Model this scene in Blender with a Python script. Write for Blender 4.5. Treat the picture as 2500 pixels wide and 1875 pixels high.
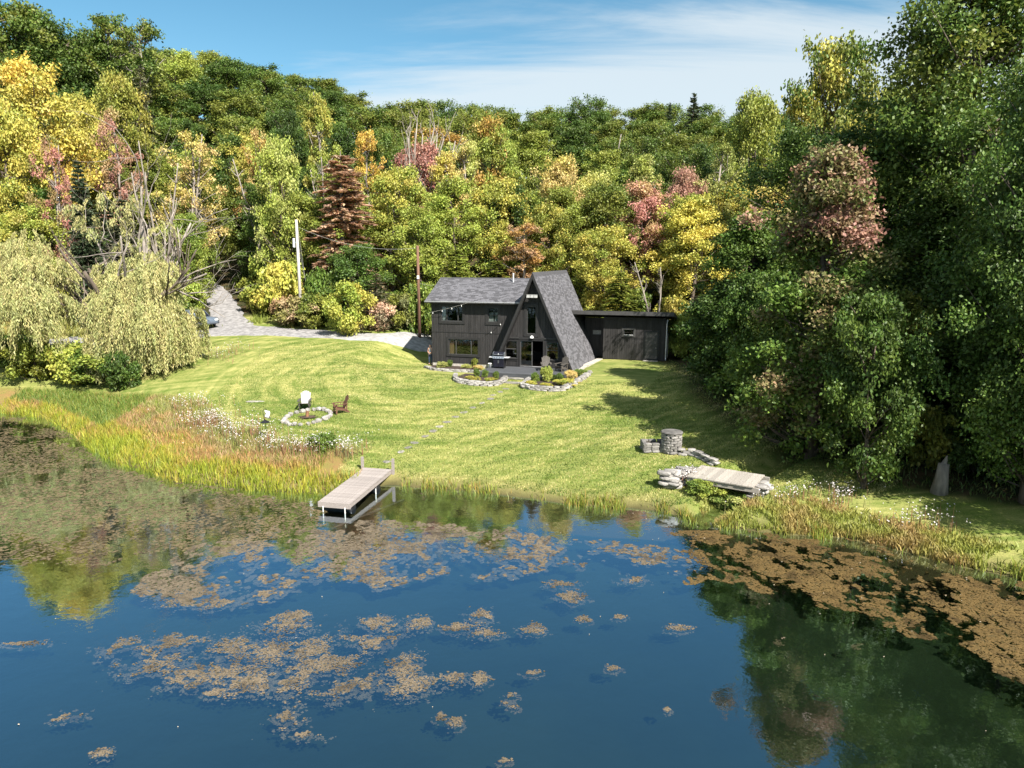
import bpy, bmesh, math, random
import numpy as np
from mathutils import Vector, Matrix, Euler

for o in list(bpy.data.objects):
    bpy.data.objects.remove(o)
SC = bpy.context.scene
COL = SC.collection
R = math.radians

# ------------------------------------------------------------------ camera, sky, sun, exposure
CAM_H, CAM_PITCH, F_PX = 10.6, R(10.0), 1740.0          # metres above the pond, downward tilt, focal length for a 2500 px wide frame
cd = bpy.data.cameras.new('camera'); cam = bpy.data.objects.new('camera', cd); COL.objects.link(cam)
cam.location = (0, 0, CAM_H); cam.rotation_euler = (R(90) - CAM_PITCH, 0, 0)
cd.sensor_width = 36; cd.lens = F_PX / 2500 * 36; cd.clip_start = .1; cd.clip_end = 2000
SC.camera = cam

SUN_AZ = math.atan2(2.3, -3.3)      # clockwise from +Y
SUN_EL = R(45)
w = bpy.data.worlds.new('World'); SC.world = w; w.use_nodes = True
nt = w.node_tree; N = nt.nodes; L = nt.links
N.clear()
sky = N.new('ShaderNodeTexSky'); sky.sky_type = 'NISHITA'; sky.sun_disc = False
sky.sun_elevation = SUN_EL; sky.sun_rotation = SUN_AZ; sky.altitude = 300; sky.air_density = 1.0; sky.dust_density = .5; sky.ozone_density = 1.0
tc = N.new('ShaderNodeTexCoord')
sep = N.new('ShaderNodeSeparateXYZ'); L.new(tc.outputs['Generated'], sep.inputs[0])
def wm(op, a, b=None, c=None, clamp=False):
    n = N.new('ShaderNodeMath'); n.operation = op; n.use_clamp = clamp
    for i, v in enumerate((a, b, c)):
        if v is None: continue
        if isinstance(v, (int, float)): n.inputs[i].default_value = v
        else: L.new(v, n.inputs[i])
    return n.outputs[0]
# thin cirrus on a high flat layer: long bands across the whole sky, torn by noise
den = wm('ADD', wm('MAXIMUM', sep.outputs[2], 0.0), .18)
cx = wm('DIVIDE', sep.outputs[0], den); cy = wm('DIVIDE', sep.outputs[1], den)
cmb = N.new('ShaderNodeCombineXYZ'); L.new(cx, cmb.inputs[0]); L.new(cy, cmb.inputs[1])
mp = N.new('ShaderNodeMapping'); L.new(cmb.outputs[0], mp.inputs[0]); mp.inputs['Rotation'].default_value = (0, 0, R(-24)); mp.inputs['Scale'].default_value = (.55, 2.6, 1)
n1 = N.new('ShaderNodeTexNoise'); L.new(mp.outputs[0], n1.inputs['Vector']); n1.inputs['Scale'].default_value = 1.3; n1.inputs['Detail'].default_value = 8; n1.inputs['Roughness'].default_value = .62; n1.inputs['Distortion'].default_value = .5
band = wm('SINE', wm('MULTIPLY', wm('SUBTRACT', wm('ADD', cy, wm('MULTIPLY', cx, .5)), 2.1), 1.6))
veil = wm('MULTIPLY_ADD', band, .55, wm('MULTIPLY', wm('SUBTRACT', n1.outputs[0], .5), 1.3))
mr = N.new('ShaderNodeMapRange'); mr.interpolation_type = 'SMOOTHSTEP'; L.new(veil, mr.inputs[0])
mr.inputs[1].default_value = -.14; mr.inputs[2].default_value = .42; mr.inputs[3].default_value = .0; mr.inputs[4].default_value = .78
hs = N.new('ShaderNodeHueSaturation'); hs.inputs['Saturation'].default_value = 1.25; hs.inputs['Hue'].default_value = .48; hs.inputs['Value'].default_value = 1.28; L.new(sky.outputs[0], hs.inputs['Color'])
mx = N.new('ShaderNodeMixRGB'); L.new(mr.outputs[0], mx.inputs[0]); L.new(hs.outputs[0], mx.inputs[1]); mx.inputs[2].default_value = (7.0, 7.6, 7.9, 1)
bg = N.new('ShaderNodeBackground'); bg.inputs[1].default_value = .051; L.new(mx.outputs[0], bg.inputs[0])
wo = N.new('ShaderNodeOutputWorld'); L.new(bg.outputs[0], wo.inputs[0])

sl = bpy.data.lights.new('sun', 'SUN'); sl.energy = 5.0; sl.angle = R(.5); sl.color = (1, .95, .86)
sun = bpy.data.objects.new('sun', sl); COL.objects.link(sun)
sdir = Vector((math.sin(SUN_AZ) * math.cos(SUN_EL), math.cos(SUN_AZ) * math.cos(SUN_EL), math.sin(SUN_EL)))
sun.rotation_euler = sdir.to_track_quat('Z', 'Y').to_euler(); sun.location = (0, 0, 60)
SC.view_settings.view_transform = 'Standard'; SC.view_settings.look = 'None'
SC.view_settings.exposure = 1.24; SC.view_settings.gamma = 1; SC.view_settings.use_curve_mapping = False
try:
    SC.cycles.transparent_max_bounces = 16; SC.cycles.max_bounces = 5; SC.cycles.caustics_reflective = False; SC.cycles.caustics_refractive = False
except Exception: pass

# ------------------------------------------------------------------ helpers
def ray(px, v):
    a = (px - 1250) / F_PX; b = (937.5 - v) / F_PX
    return np.array([a, math.cos(CAM_PITCH) + b * math.sin(CAM_PITCH), -math.sin(CAM_PITCH) + b * math.cos(CAM_PITCH)])
def at(px, v, z=0.0):                     # measured point of the photograph on the level z
    d = ray(px, v); t = (z - CAM_H) / d[2]
    return d[0] * t, d[1] * t
def at_d(px, v, D):                       # ... at depth D along the view
    d = ray(px, v) * D
    return d[0], d[1], d[2] + CAM_H
K = 2500 / 2212

def tag(o, label=None, cat=None, group=None, kind=None):
    if label: o['label'] = label
    if cat: o['category'] = cat
    if group: o['group'] = group
    if kind: o['kind'] = kind
    return o
def empty(name, loc=(0, 0, 0), rz=0, parent=None):
    o = bpy.data.objects.new(name, None); COL.objects.link(o); o.location = loc; o.rotation_euler = (0, 0, rz); o.empty_display_size = .2
    if parent: o.parent = parent
    return o
def link(name, me, mat=None, parent=None):
    o = bpy.data.objects.new(name, me); COL.objects.link(o)
    if mat and not me.materials: me.materials.append(mat)
    if parent: o.parent = parent
    return o
def np_mesh(name, V, F, attrs=None, smooth=False):
    V = np.asarray(V, np.float32); F = np.asarray(F, np.int32); m, k = F.shape
    me = bpy.data.meshes.new(name)
    me.vertices.add(len(V)); me.vertices.foreach_set('co', V.ravel())
    me.loops.add(m * k); me.loops.foreach_set('vertex_index', F.ravel())
    me.polygons.add(m); me.polygons.foreach_set('loop_start', np.arange(0, m * k, k, dtype=np.int32))
    try: me.polygons.foreach_set('loop_total', np.full(m, k, np.int32))
    except Exception: pass
    if smooth: me.polygons.foreach_set('use_smooth', np.ones(m, bool))
    for n, a in (attrs or {}).items():
        at_ = me.attributes.new(n, 'FLOAT', 'POINT'); at_.data.foreach_set('value', np.asarray(a, np.float32))
    me.update(calc_edges=True)
    return me
class MB:
    def __init__(s): s.v = []; s.f = []; s.a = []
    def add(s, vs, fs, a=0.0):
        n = len(s.v); s.v += [tuple(p) for p in vs]; s.f += [tuple(i + n for i in f) for f in fs]; s.a += [a] * len(vs); return s
    BF = [(0, 3, 2, 1), (4, 5, 6, 7), (0, 1, 5, 4), (1, 2, 6, 5), (2, 3, 7, 6), (3, 0, 4, 7)]
    def box(s, x0, x1, y0, y1, z0, z1, a=0.0):
        return s.add([(x0, y0, z0), (x1, y0, z0), (x1, y1, z0), (x0, y1, z0), (x0, y0, z1), (x1, y0, z1), (x1, y1, z1), (x0, y1, z1)], s.BF, a)
    def obox(s, c, size, rot=(0, 0, 0), a=0.0):
        M = Euler(rot).to_matrix(); h = [q / 2 for q in size]; c = Vector(c)
        vs = [c + M @ Vector((sx * h[0], sy * h[1], sz * h[2])) for sz in (-1, 1) for sx, sy in ((-1, -1), (1, -1), (1, 1), (-1, 1))]
        return s.add(vs, s.BF, a)
    def bar(s, p, q, wd, th, up=(0, 0, 1), a=0.0):        # rectangular bar from p to q
        p = Vector(p); q = Vector(q); d = (q - p).normalized(); u = Vector(up)
        x = d.cross(u)
        x = x.normalized() if x.length > 1e-4 else Vector((1, 0, 0)); y = x.cross(d).normalized()
        vs = [b + x * sx * wd / 2 + y * sy * th / 2 for b in (p, q) for sx, sy in ((-1, -1), (1, -1), (1, 1), (-1, 1))]
        return s.add(vs, s.BF, a)
    def tube(s, pts, rad, n=6, a=0.0):
        pts = [Vector(p) for p in pts]; rad = rad if hasattr(rad, '__len__') else [rad] * len(pts)
        vs = []; x = None
        for i, p in enumerate(pts):
            d = (pts[min(i + 1, len(pts) - 1)] - pts[max(i - 1, 0)])
            d = d.normalized() if d.length > 1e-6 else Vector((0, 0, 1))
            if x is None: x = d.orthogonal().normalized()
            x = (x - d * x.dot(d)); x = x.normalized() if x.length > 1e-5 else d.orthogonal().normalized()
            y = d.cross(x)
            vs += [p + (x * math.cos(2 * math.pi * k / n) + y * math.sin(2 * math.pi * k / n)) * rad[i] for k in range(n)]
        fs = [(i * n + k, i * n + (k + 1) % n, (i + 1) * n + (k + 1) % n, (i + 1) * n + k) for i in range(len(pts) - 1) for k in range(n)]
        fs += [tuple(range(n - 1, -1, -1)), tuple(range((len(pts) - 1) * n, len(pts) * n))]
        return s.add(vs, fs, a)
    def lathe(s, prof, n=16, c=(0, 0, 0), a=0.0):           # (r, z) from bottom to top
        vs = [(c[0] + r * math.cos(2 * math.pi * k / n), c[1] + r * math.sin(2 * math.pi * k / n), c[2] + z) for r, z in prof for k in range(n)]
        fs = [(i * n + k, i * n + (k + 1) % n, (i + 1) * n + (k + 1) % n, (i + 1) * n + k) for i in range(len(prof) - 1) for k in range(n)]
        fs += [tuple(range(n - 1, -1, -1)), tuple(range((len(prof) - 1) * n, len(prof) * n))]
        return s.add(vs, fs, a)
    def prism(s, poly, ext, a=0.0):                         # polygon of 3D points pushed along ext
        e = Vector(ext); p = [Vector(q) for q in poly]; n = len(p)
        fs = [tuple(range(n - 1, -1, -1)), tuple(range(n, 2 * n))] + [(i, (i + 1) % n, n + (i + 1) % n, n + i) for i in range(n)]
        return s.add(p + [q + e for q in p], fs, a)
    def mesh(s, name, mat=None, smooth=False, bevel=0):
        me = bpy.data.meshes.new(name); me.from_pydata(s.v, [], s.f)
        at_ = me.attributes.new('rnd', 'FLOAT', 'POINT'); at_.data.foreach_set('value', np.array(s.a, np.float32))
        bm = bmesh.new(); bm.from_mesh(me); bmesh.ops.recalc_face_normals(bm, faces=bm.faces)
        if bevel: bmesh.ops.bevel(bm, geom=list(bm.edges), offset=bevel, segments=1, affect='EDGES', clamp_overlap=True)
        bm.to_mesh(me); bm.free()
        if smooth: me.polygons.foreach_set('use_smooth', np.ones(len(me.polygons), bool))
        if mat: me.materials.append(mat)
        me.update(); return me
    def build(s, name, mat=None, parent=None, smooth=False, bevel=0):
        return link(name, s.mesh(name, mat, smooth, bevel), None, parent)
def copy_thing(src):                                        # a thing, its parts and their sub-parts
    def cp(o, par):
        c = o.copy(); COL.objects.link(c); c.parent = par
        for ch in list(o.children): cp(ch, c)
        return c
    return cp(src, None)
def ordinal(n):
    return {1: 'first', 2: 'second', 3: 'third', 4: 'fourth', 5: 'fifth', 6: 'sixth', 7: 'seventh', 8: 'eighth', 9: 'ninth', 10: 'tenth'}.get(n, f"{n}{'th' if 10 < n % 100 < 14 else {1: 'st', 2: 'nd', 3: 'rd'}.get(n % 10, 'th')}")

# smooth value noise for numpy fields
def vnoise(x, y, seed=0):
    r = np.random.default_rng(seed).random((256, 256))
    xi = np.floor(x).astype(int); yi = np.floor(y).astype(int); fx = x - xi; fy = y - yi
    fx = fx * fx * (3 - 2 * fx); fy = fy * fy * (3 - 2 * fy)
    g = lambda i, j: r[i % 256, j % 256]
    return (g(xi, yi) * (1 - fx) + g(xi + 1, yi) * fx) * (1 - fy) + (g(xi, yi + 1) * (1 - fx) + g(xi + 1, yi + 1) * fx) * fy
def fbm(x, y, seed=0, o=4):
    x = np.asarray(x, float); y = np.asarray(y, float); t = 0; a = .5
    for i in range(o): t = t + a * vnoise(x * 2 ** i + 17 * i, y * 2 ** i + 5 * i, seed + i); a *= .5
    return t / (1 - .5 ** o)

# ------------------------------------------------------------------ materials
def new_mat(name):
    m = bpy.data.materials.new(name); m.use_nodes = True
    t = m.node_tree; t.nodes.clear()
    out = t.nodes.new('ShaderNodeOutputMaterial'); b = t.nodes.new('ShaderNodeBsdfPrincipled'); t.links.new(b.outputs[0], out.inputs[0])
    return m, t, b, out
def nd(t, kind, **kw):
    n = t.nodes.new(kind)
    for k, v in kw.items():
        if k in n.inputs.keys():
            if hasattr(v, 'is_linked') or isinstance(v, bpy.types.NodeSocket): t.links.new(v, n.inputs[k])
            else: n.inputs[k].default_value = v
        else: setattr(n, k, v)
    return n
def mth(t, op, a, b=None, clamp=False):
    n = t.nodes.new('ShaderNodeMath'); n.operation = op; n.use_clamp = clamp
    for i, v in enumerate((a, b)):
        if v is None: continue
        if isinstance(v, (int, float)): n.inputs[i].default_value = v
        else: t.links.new(v, n.inputs[i])
    return n.outputs[0]
def rgb(c): return (c[0], c[1], c[2], 1)
def mixc(t, fac, a, b, mode='MIX'):
    n = t.nodes.new('ShaderNodeMixRGB'); n.blend_type = mode
    for i, v in enumerate((fac, a, b)):
        if isinstance(v, bpy.types.NodeSocket): t.links.new(v, n.inputs[i])
        elif isinstance(v, (int, float)): n.inputs[i].default_value = v
        else: n.inputs[i].default_value = rgb(v)
    return n.outputs[0]
def ramp(t, fac, lo, hi, smooth=True):
    n = t.nodes.new('ShaderNodeMapRange'); n.interpolation_type = 'SMOOTHSTEP' if smooth else 'LINEAR'
    t.links.new(fac, n.inputs[0]); n.inputs[1].default_value = lo; n.inputs[2].default_value = hi; return n.outputs[0]
def coords(t, scale=(1, 1, 1), rot=(0, 0, 0), world=False):
    if world: c = t.nodes.new('ShaderNodeNewGeometry').outputs['Position']
    else: c = t.nodes.new('ShaderNodeTexCoord').outputs['Object']
    m = t.nodes.new('ShaderNodeMapping'); t.links.new(c, m.inputs[0]); m.inputs['Scale'].default_value = scale; m.inputs['Rotation'].default_value = rot
    return m.outputs[0]
def noise(t, vec, scale=1, detail=4, rough=.55, dist=0):
    n = t.nodes.new('ShaderNodeTexNoise'); t.links.new(vec, n.inputs['Vector']); n.inputs['Scale'].default_value = scale
    n.inputs['Detail'].default_value = detail; n.inputs['Roughness'].default_value = rough; n.inputs['Distortion'].default_value = dist; return n.outputs[0]
def bump(t, b, h, strength=.3, dist=.02):
    n = t.nodes.new('ShaderNodeBump'); n.inputs['Strength'].default_value = strength; n.inputs['Distance'].default_value = dist
    t.links.new(h, n.inputs['Height']); t.links.new(n.outputs[0], b.inputs['Normal'])
def attr(t, name, kind='GEOMETRY'):
    n = t.nodes.new('ShaderNodeAttribute'); n.attribute_name = name; n.attribute_type = kind; return n
def plain(name, c, rough=.6, var=.25, scale=6, stretch=(1, 1, 1), bmp=.15, metal=0, spec=.4, use_rnd=0.0):
    m, t, b, o = new_mat(name)
    v = coords(t, stretch)
    n = noise(t, v, scale, 5, .6)
    lo = [q * (1 - var) for q in c]; hi = [min(1, q * (1 + var)) for q in c]
    col = mixc(t, ramp(t, n, .3, .7), lo, hi)
    if use_rnd:
        a = attr(t, 'rnd').outputs['Fac']
        g = mth(t, 'ADD', mth(t, 'MULTIPLY', a, use_rnd), 1 - use_rnd / 2)
        cg = t.nodes.new('ShaderNodeCombineColor'); [t.links.new(g, cg.inputs[i]) for i in range(3)]
        col = mixc(t, 1.0, col, cg.outputs[0], 'MULTIPLY')
    t.links.new(col, b.inputs['Base Color']); b.inputs['Roughness'].default_value = rough; b.inputs['Metallic'].default_value = metal
    b.inputs['Specular IOR Level'].default_value = spec
    if bmp: bump(t, b, noise(t, v, scale * 4, 4, .6), bmp, .02)
    return m
def leaf_mat(name, trans=.27, rough=.5):
    # colours come from the object: its own colour and the custom colour "second_colour"; both are what the leaves are, not light
    m, t, b, out = new_mat(name)
    oi = t.nodes.new('ShaderNodeObjectInfo'); a2 = attr(t, 'second_colour', 'OBJECT')
    rnd = attr(t, 'rnd').outputs['Fac']; tint = attr(t, 'tint').outputs['Fac']
    c = mixc(t, tint, oi.outputs['Color'], a2.outputs['Color'])
    h = t.nodes.new('ShaderNodeHueSaturation'); t.links.new(c, h.inputs['Color'])
    t.links.new(mth(t, 'ADD', mth(t, 'MULTIPLY', rnd, .05), .475), h.inputs['Hue'])
    t.links.new(mth(t, 'ADD', mth(t, 'MULTIPLY', mth(t, 'FRACT', mth(t, 'MULTIPLY', rnd, 7.31)), .7), .65), h.inputs['Value'])
    t.links.new(h.outputs[0], b.inputs['Base Color']); b.inputs['Roughness'].default_value = rough; b.inputs['Specular IOR Level'].default_value = .35
    tr = t.nodes.new('ShaderNodeBsdfTranslucent'); t.links.new(h.outputs[0], tr.inputs[0])
    mxs = t.nodes.new('ShaderNodeMixShader'); mxs.inputs[0].default_value = trans
    t.links.new(b.outputs[0], mxs.inputs[1]); t.links.new(tr.outputs[0], mxs.inputs[2]); t.links.new(mxs.outputs[0], out.inputs[0])
    return m
M = {}
M['leaf'] = leaf_mat('leaf')
M['bark'] = plain('bark', (.11, .085, .065), .9, .4, 3, (1, 1, .25), .5)
M['bark_pale'] = plain('bark_pale', (.25, .215, .185), .9, .35, 3, (1, 1, .3), .4)
M['siding'] = plain('siding', (.026, .024, .024), .75, .3, 5, (2, 2, .25), .25, use_rnd=.5)
M['trim'] = plain('trim', (.02, .019, .019), .65, .2, 4, (1, 1, 1), .1)
M['trim_light'] = plain('trim_light', (.055, .053, .052), .6, .2, 4, (1, 1, 1), .1)
M['shingle'] = plain('shingle', (.1, .098, .108), .9, .2, 9, (1, 1, 1), .4, use_rnd=.7)
M['deck'] = plain('deck', (.075, .078, .086), .6, .2, 3, (.4, 3, 1), .15, use_rnd=.25)
M['concrete'] = plain('concrete', (.42, .385, .34), .9, .25, 4, (1, 1, 1), .3)
M['interior'] = plain('interior', (.05, .04, .035), .9, .2)
M['wood_floor'] = plain('wood_floor', (.12, .075, .05), .5, .3, 3, (.3, 3, 1))
M['curtain'] = plain('curtain', (.62, .62, .6), .9, .15, 8, (6, 6, .3), .4)
M['curtain_brown'] = plain('curtain_brown', (.3, .17, .1), .9, .25, 8, (6, 6, .3), .4)
M['white'] = plain('white', (.75, .75, .74), .5, .08)
M['black'] = plain('black', (.015, .015, .017), .4, .2, bmp=.05)
M['black_gloss'] = plain('black_gloss', (.012, .012, .02), .2, .1, bmp=0, spec=.6)
M['steel'] = plain('steel', (.55, .56, .58), .35, .1, bmp=.05, metal=.9)
M['galv'] = plain('galv', (.6, .6, .62), .5, .1, bmp=.05, metal=.3)
M['dock_wood'] = plain('dock_wood', (.31, .27, .25), .85, .25, 6, (1, 6, 6), .35, use_rnd=.35)
M['bridge_wood'] = plain('bridge_wood', (.31, .28, .245), .85, .3, 6, (6, 1, 6), .35, use_rnd=.3)
M['stone'] = plain('stone', (.25, .235, .22), .9, .4, 3, (1, 1, 2), .6, use_rnd=.7)
M['stone_pale'] = plain('stone_pale', (.3, .28, .26), .9, .3, 4, (1, 1, 1), .5, use_rnd=.4)
M['stone_grey'] = plain('stone_grey', (.17, .16, .15), .9, .4, 3, (1, 1, 2), .6, use_rnd=.7)
M['flagstone'] = plain('flagstone', (.24, .225, .195), .9, .35, 4, (1, 1, 1), .5, use_rnd=.5)
M['mulch'] = plain('mulch', (.045, .03, .022), .95, .5, 20, (1, 1, 1), .8)
M['chair_dark'] = plain('chair_dark', (.09, .08, .07), .7, .3, 6, (3, 3, .6), .2, use_rnd=.2)
M['chair_pale'] = plain('chair_pale', (.42, .41, .4), .6, .15, 6, (3, 3, .6), .2)
M['chair_brown'] = plain('chair_brown', (.12, .055, .035), .6, .25, 6, (3, 3, .6), .2)
M['pole_grey'] = plain('pole_grey', (.44, .41, .38), .9, .25, 3, (4, 4, .3), .4)
M['pole_brown'] = plain('pole_brown', (.16, .085, .055), .9, .25, 3, (4, 4, .3), .4)
M['yellow_guard'] = plain('yellow_guard', (.6, .42, .06), .5, .1)
M['cable'] = plain('cable', (.32, .31, .29), .6, .1, bmp=0)
M['cable_dark'] = plain('cable_dark', (.03, .03, .03), .6, .1, bmp=0)
M['charred'] = plain('charred', (.06, .04, .03), .95, .5, 8, (1, 1, 1), .6)
M['log'] = plain('log', (.2, .1, .05), .9, .35, 6, (1, 1, .4), .5)
def schlick(t, f0, power=5.0, normal=None):      # same from both sides, so light passes through the film from below too
    g = t.nodes.new('ShaderNodeNewGeometry'); d = t.nodes.new('ShaderNodeVectorMath'); d.operation = 'DOT_PRODUCT'
    t.links.new(normal or g.outputs['Normal'], d.inputs[0]); t.links.new(g.outputs['Incoming'], d.inputs[1])
    c = mth(t, 'SUBTRACT', 1.0, mth(t, 'ABSOLUTE', d.outputs['Value']), True)
    return mth(t, 'ADD', mth(t, 'MULTIPLY', mth(t, 'POWER', c, power), 1 - f0), f0, True)
def glass_mat():
    m, t, b, out = new_mat('glass')
    gl = t.nodes.new('ShaderNodeBsdfGlossy'); gl.inputs['Roughness'].default_value = .015; gl.inputs['Color'].default_value = (.9, .92, .9, 1)
    tr = t.nodes.new('ShaderNodeBsdfTransparent'); tr.inputs[0].default_value = (.72, .75, .74, 1)
    f = schlick(t, .07)
    mxs = t.nodes.new('ShaderNodeMixShader'); t.links.new(f, mxs.inputs[0]); t.links.new(tr.outputs[0], mxs.inputs[1]); t.links.new(gl.outputs[0], mxs.inputs[2])
    t.links.new(mxs.outputs[0], out.inputs[0]); return m
M['glass'] = glass_mat()
# ------------------------------------------------------------------ terrain: pond, bank, lawn, wooded hill
SHORE_PX = [(-700, 985), (-300, 1000), (0, 1008), (115, 1020), (185, 1060), (262, 1118), (340, 1145), (430, 1172), (540, 1183), (630, 1196), (700, 1203), (790, 1205), (900, 1192), (955, 1182), (1020, 1190),
            (1130, 1198), (1240, 1209), (1360, 1226), (1470, 1238), (1616, 1245), (1700, 1272), (1763, 1288), (1921, 1306), (2068, 1314), (2203, 1348), (2320, 1380), (2430, 1398), (2500, 1414), (2900, 1500), (3300, 1560)]
_sp = np.array([at(*q) for q in SHORE_PX]); _o = np.argsort(_sp[:, 0]); _sp = _sp[_o]
def shore_y(x):
    x = np.asarray(x, float)
    y = np.interp(x, _sp[:, 0], _sp[:, 1])
    return y + .35 * (fbm(x * .9, x * 0 + 3, 5, 3) - .5)
HO = np.array([1.5, 53.3, CAM_H - 8.2]); HT = R(17.3)
def h2w(u, wv, h=0.0):
    return HO[0] + u * math.cos(HT) + wv * math.sin(HT), HO[1] - u * math.sin(HT) + wv * math.cos(HT), HO[2] + h
def w2h(x, y):
    dx = x - HO[0]; dy = y - HO[1]
    return dx * math.cos(HT) - dy * math.sin(HT), dx * math.sin(HT) + dy * math.cos(HT)
CP = []
for x, y in _sp[::1]: CP.append((x, y, 0.0))
for px, v, D in [(735, 1003, 44.5), (850, 1000, 44.), (1000, 1050, 40.0), (1250, 1080, 38.5), (1500, 1050, 41.), (1640, 1113, 35.8), (1200, 980, 46.), (640, 1075, 39.5), (560, 900, 54.),
                 (530, 803, 67.), (505, 696, 84.), (1045, 838, 62.), (800, 818, 64.), (270, 835, 63.), (1500, 905, 56.5), (1150, 935, 50.), (1380, 945, 49.), (1000, 895, 53.)]:
    CP.append(at_d(px, v, D))
CP += [(-45, 56, 1.9), (-62, 56, 2.6), (-80, 60, 4), (-60, 78, 7.5), (-10, 74, 5), (6, 74, 5), (22, 72, 4.7), (40, 70, 5), (60, 66, 6),
       (20, 50, 2.6), (28, 42, 2.2), (25, 33, 1.5), (40, 35, 2.6), (50, 48, 4), (65, 30, 4), (80, 60, 9), (-80, 84, 12),
       (-75, 104, 19), (-38, 102, 14), (0, 102, 10.5), (40, 102, 10), (90, 102, 12), (-100, 140, 37), (-66, 140, 34.5), (-40, 146, 31.5), (-14, 152, 26.5), (22, 152, 28), (58, 152, 27), (110, 150, 27),
       (-130, 180, 42), (-60, 185, 34), (0, 190, 28), (60, 190, 28), (130, 185, 30), (-170, 120, 34), (170, 110, 22)]
CP = np.array(CP)
def _phi(r2): return np.where(r2 > 1e-9, r2 * np.log(np.maximum(r2, 1e-9)), 0)
_n = len(CP); _P = np.c_[np.ones(_n), CP[:, :2]]
_A = _phi(((CP[:, None, :2] - CP[None, :, :2]) ** 2).sum(-1)) + np.eye(_n) * 8.0
_S = np.block([[_A, _P], [_P.T, np.zeros((3, 3))]])
_W = np.linalg.solve(_S, np.r_[CP[:, 2], 0, 0, 0])
BR = at(1745, 1205, .2)                     # brook under the foot bridge
BROOK = np.array([at(1690, 1300, 0), at(1735, 1262, 0), at(1795, 1205, .4), at(1830, 1165, .6), at(1900, 1120, 1), at(2060, 1075, 1.2)])
def seg_dist(x, y, P):
    d = np.full(np.shape(x), 1e9); tt = np.zeros(np.shape(x))
    for i in range(len(P) - 1):
        a, b = P[i], P[i + 1]; ab = b - a
        t = np.clip(((x - a[0]) * ab[0] + (y - a[1]) * ab[1]) / (ab @ ab), 0, 1)
        q = np.hypot(x - a[0] - t * ab[0], y - a[1] - t * ab[1]); k = q < d
        d = np.where(k, q, d); tt = np.where(k, i + t, tt)
    return d, tt
def sstep(a, b, x):
    t = np.clip((x - a) / (b - a), 0, 1); return t * t * (3 - 2 * t)
def height(x, y):
    x = np.asarray(x, float); y = np.asarray(y, float); sh = x.shape; x = x.ravel(); y = y.ravel()
    z = np.empty_like(x)
    for i in range(0, len(x), 20000):
        sl_ = slice(i, i + 20000); X = x[sl_]; Y = y[sl_]
        z[sl_] = _phi((X[:, None] - CP[None, :, 0]) ** 2 + (Y[:, None] - CP[None, :, 1]) ** 2) @ _W[:_n] + _W[_n] + _W[_n + 1] * X + _W[_n + 2] * Y
    s = y - shore_y(x)
    land = np.maximum(z, .03 * np.clip(s, 0, 30)) + .22 * (1 - np.exp(-np.maximum(s, 0) / .35)) + .05 * (fbm(x * .35, y * .35, 9, 3) - .5) * sstep(1, 4, s)
    # level ground round the house
    u, wv = w2h(x, y)
    du = np.maximum(np.maximum(-10.2 - u, u - 11), 0); dw = np.maximum(np.maximum(-1.5 - wv, wv - 11), 0)
    k = 1 - sstep(0, 5, np.hypot(du, dw))
    tgt = HO[2] - .45 + .3 * sstep(2.5, 4.2, u) + .085 * np.maximum(0, wv - 1.8) * (1 - sstep(-3, 2, u))
    land = land * (1 - k) + tgt * k
    # brook channel
    d, _ = seg_dist(x, y, BROOK)
    cut = 1 - sstep(.35, 1.15, d)
    land = land * (1 - cut) + np.minimum(land, -.12 + .12 * np.clip(s - 3, 0, 8)) * cut
    bed = np.maximum(np.maximum(-.3 * np.maximum(-s, 0), -1.5) - .04, np.minimum(3.0, -.2 * (y + 46)))
    z = np.where(s > 0, land, bed)
    return z.reshape(sh)
def hz(x, y): return float(height(np.array([x]), np.array([y]))[0])
def gnd(px, v):                             # measured point of the photograph on the terrain
    d = ray(px, v); t = np.linspace(18, 130, 1200); X = d[0] * t; Y = d[1] * t; Z = CAM_H + d[2] * t
    h = height(X, Y); k = np.nonzero(Z <= h)[0]
    i = k[0] if len(k) else len(t) - 1
    return float(X[i]), float(Y[i]), float(h[i])
def nonuni(a, fine0, fine1, b, fs, cs):
    g = [a]
    while g[-1] < b:
        c = g[-1]; dd = 0 if fine0 <= c <= fine1 else min(abs(c - fine0), abs(c - fine1))
        g.append(c + min(cs, fs + dd * .12))
    return np.array(g)
gx = nonuni(-260, -42, 30, 260, .5, 8); gy = nonuni(-130, 20, 72, 300, .42, 8)
GX, GY = np.meshgrid(gx, gy); GZ = height(GX, GY)
nx, ny = len(gx), len(gy); idx = np.arange(nx * ny).reshape(ny, nx)
GF = np.stack([idx[:-1, :-1], idx[:-1, 1:], idx[1:, 1:], idx[1:, :-1]], -1).reshape(-1, 4)
S = GY - shore_y(GX)
# what grows where: mown lawn, rough meadow, woodland floor
pl = lambda pts: np.array([gnd(*q)[:2] for q in pts])
MEADOW_EDGE = pl([(-200, 930), (100, 955), (260, 960), (420, 970), (500, 985), (520, 1010), (545, 1050), (620, 1075), (700, 1085), (780, 1090), (850, 1110), (880, 1140)])
LAWN_BACK = pl([(-300, 850), (300, 880), (480, 870), (590, 850)])
WOOD_EDGE = pl([(-400, 800), (0, 810), (480, 790), (640, 770), (760, 785), (900, 775), (1045, 765)])
def poly_y(P, x): o = np.argsort(P[:, 0]); return np.interp(x, P[o, 0], P[o, 1])
meadow = sstep(.6, -.6, GY - poly_y(MEADOW_EDGE, GX)) * (GX < poly_y(np.array([[0, -8.5], [100, -8.5]]), GY)) * sstep(-.3, .3, S)
bank = sstep(1.6, .3, S)
rw = at(2040, 1240, .6)
WOOD_R = np.array([[9.5, 80], [10.5, 66], [12.2, 56], [11.5, 45], [12, 38], [14.0, 33], [16.5, 29.5], [20, 27], [40, 20]])
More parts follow.
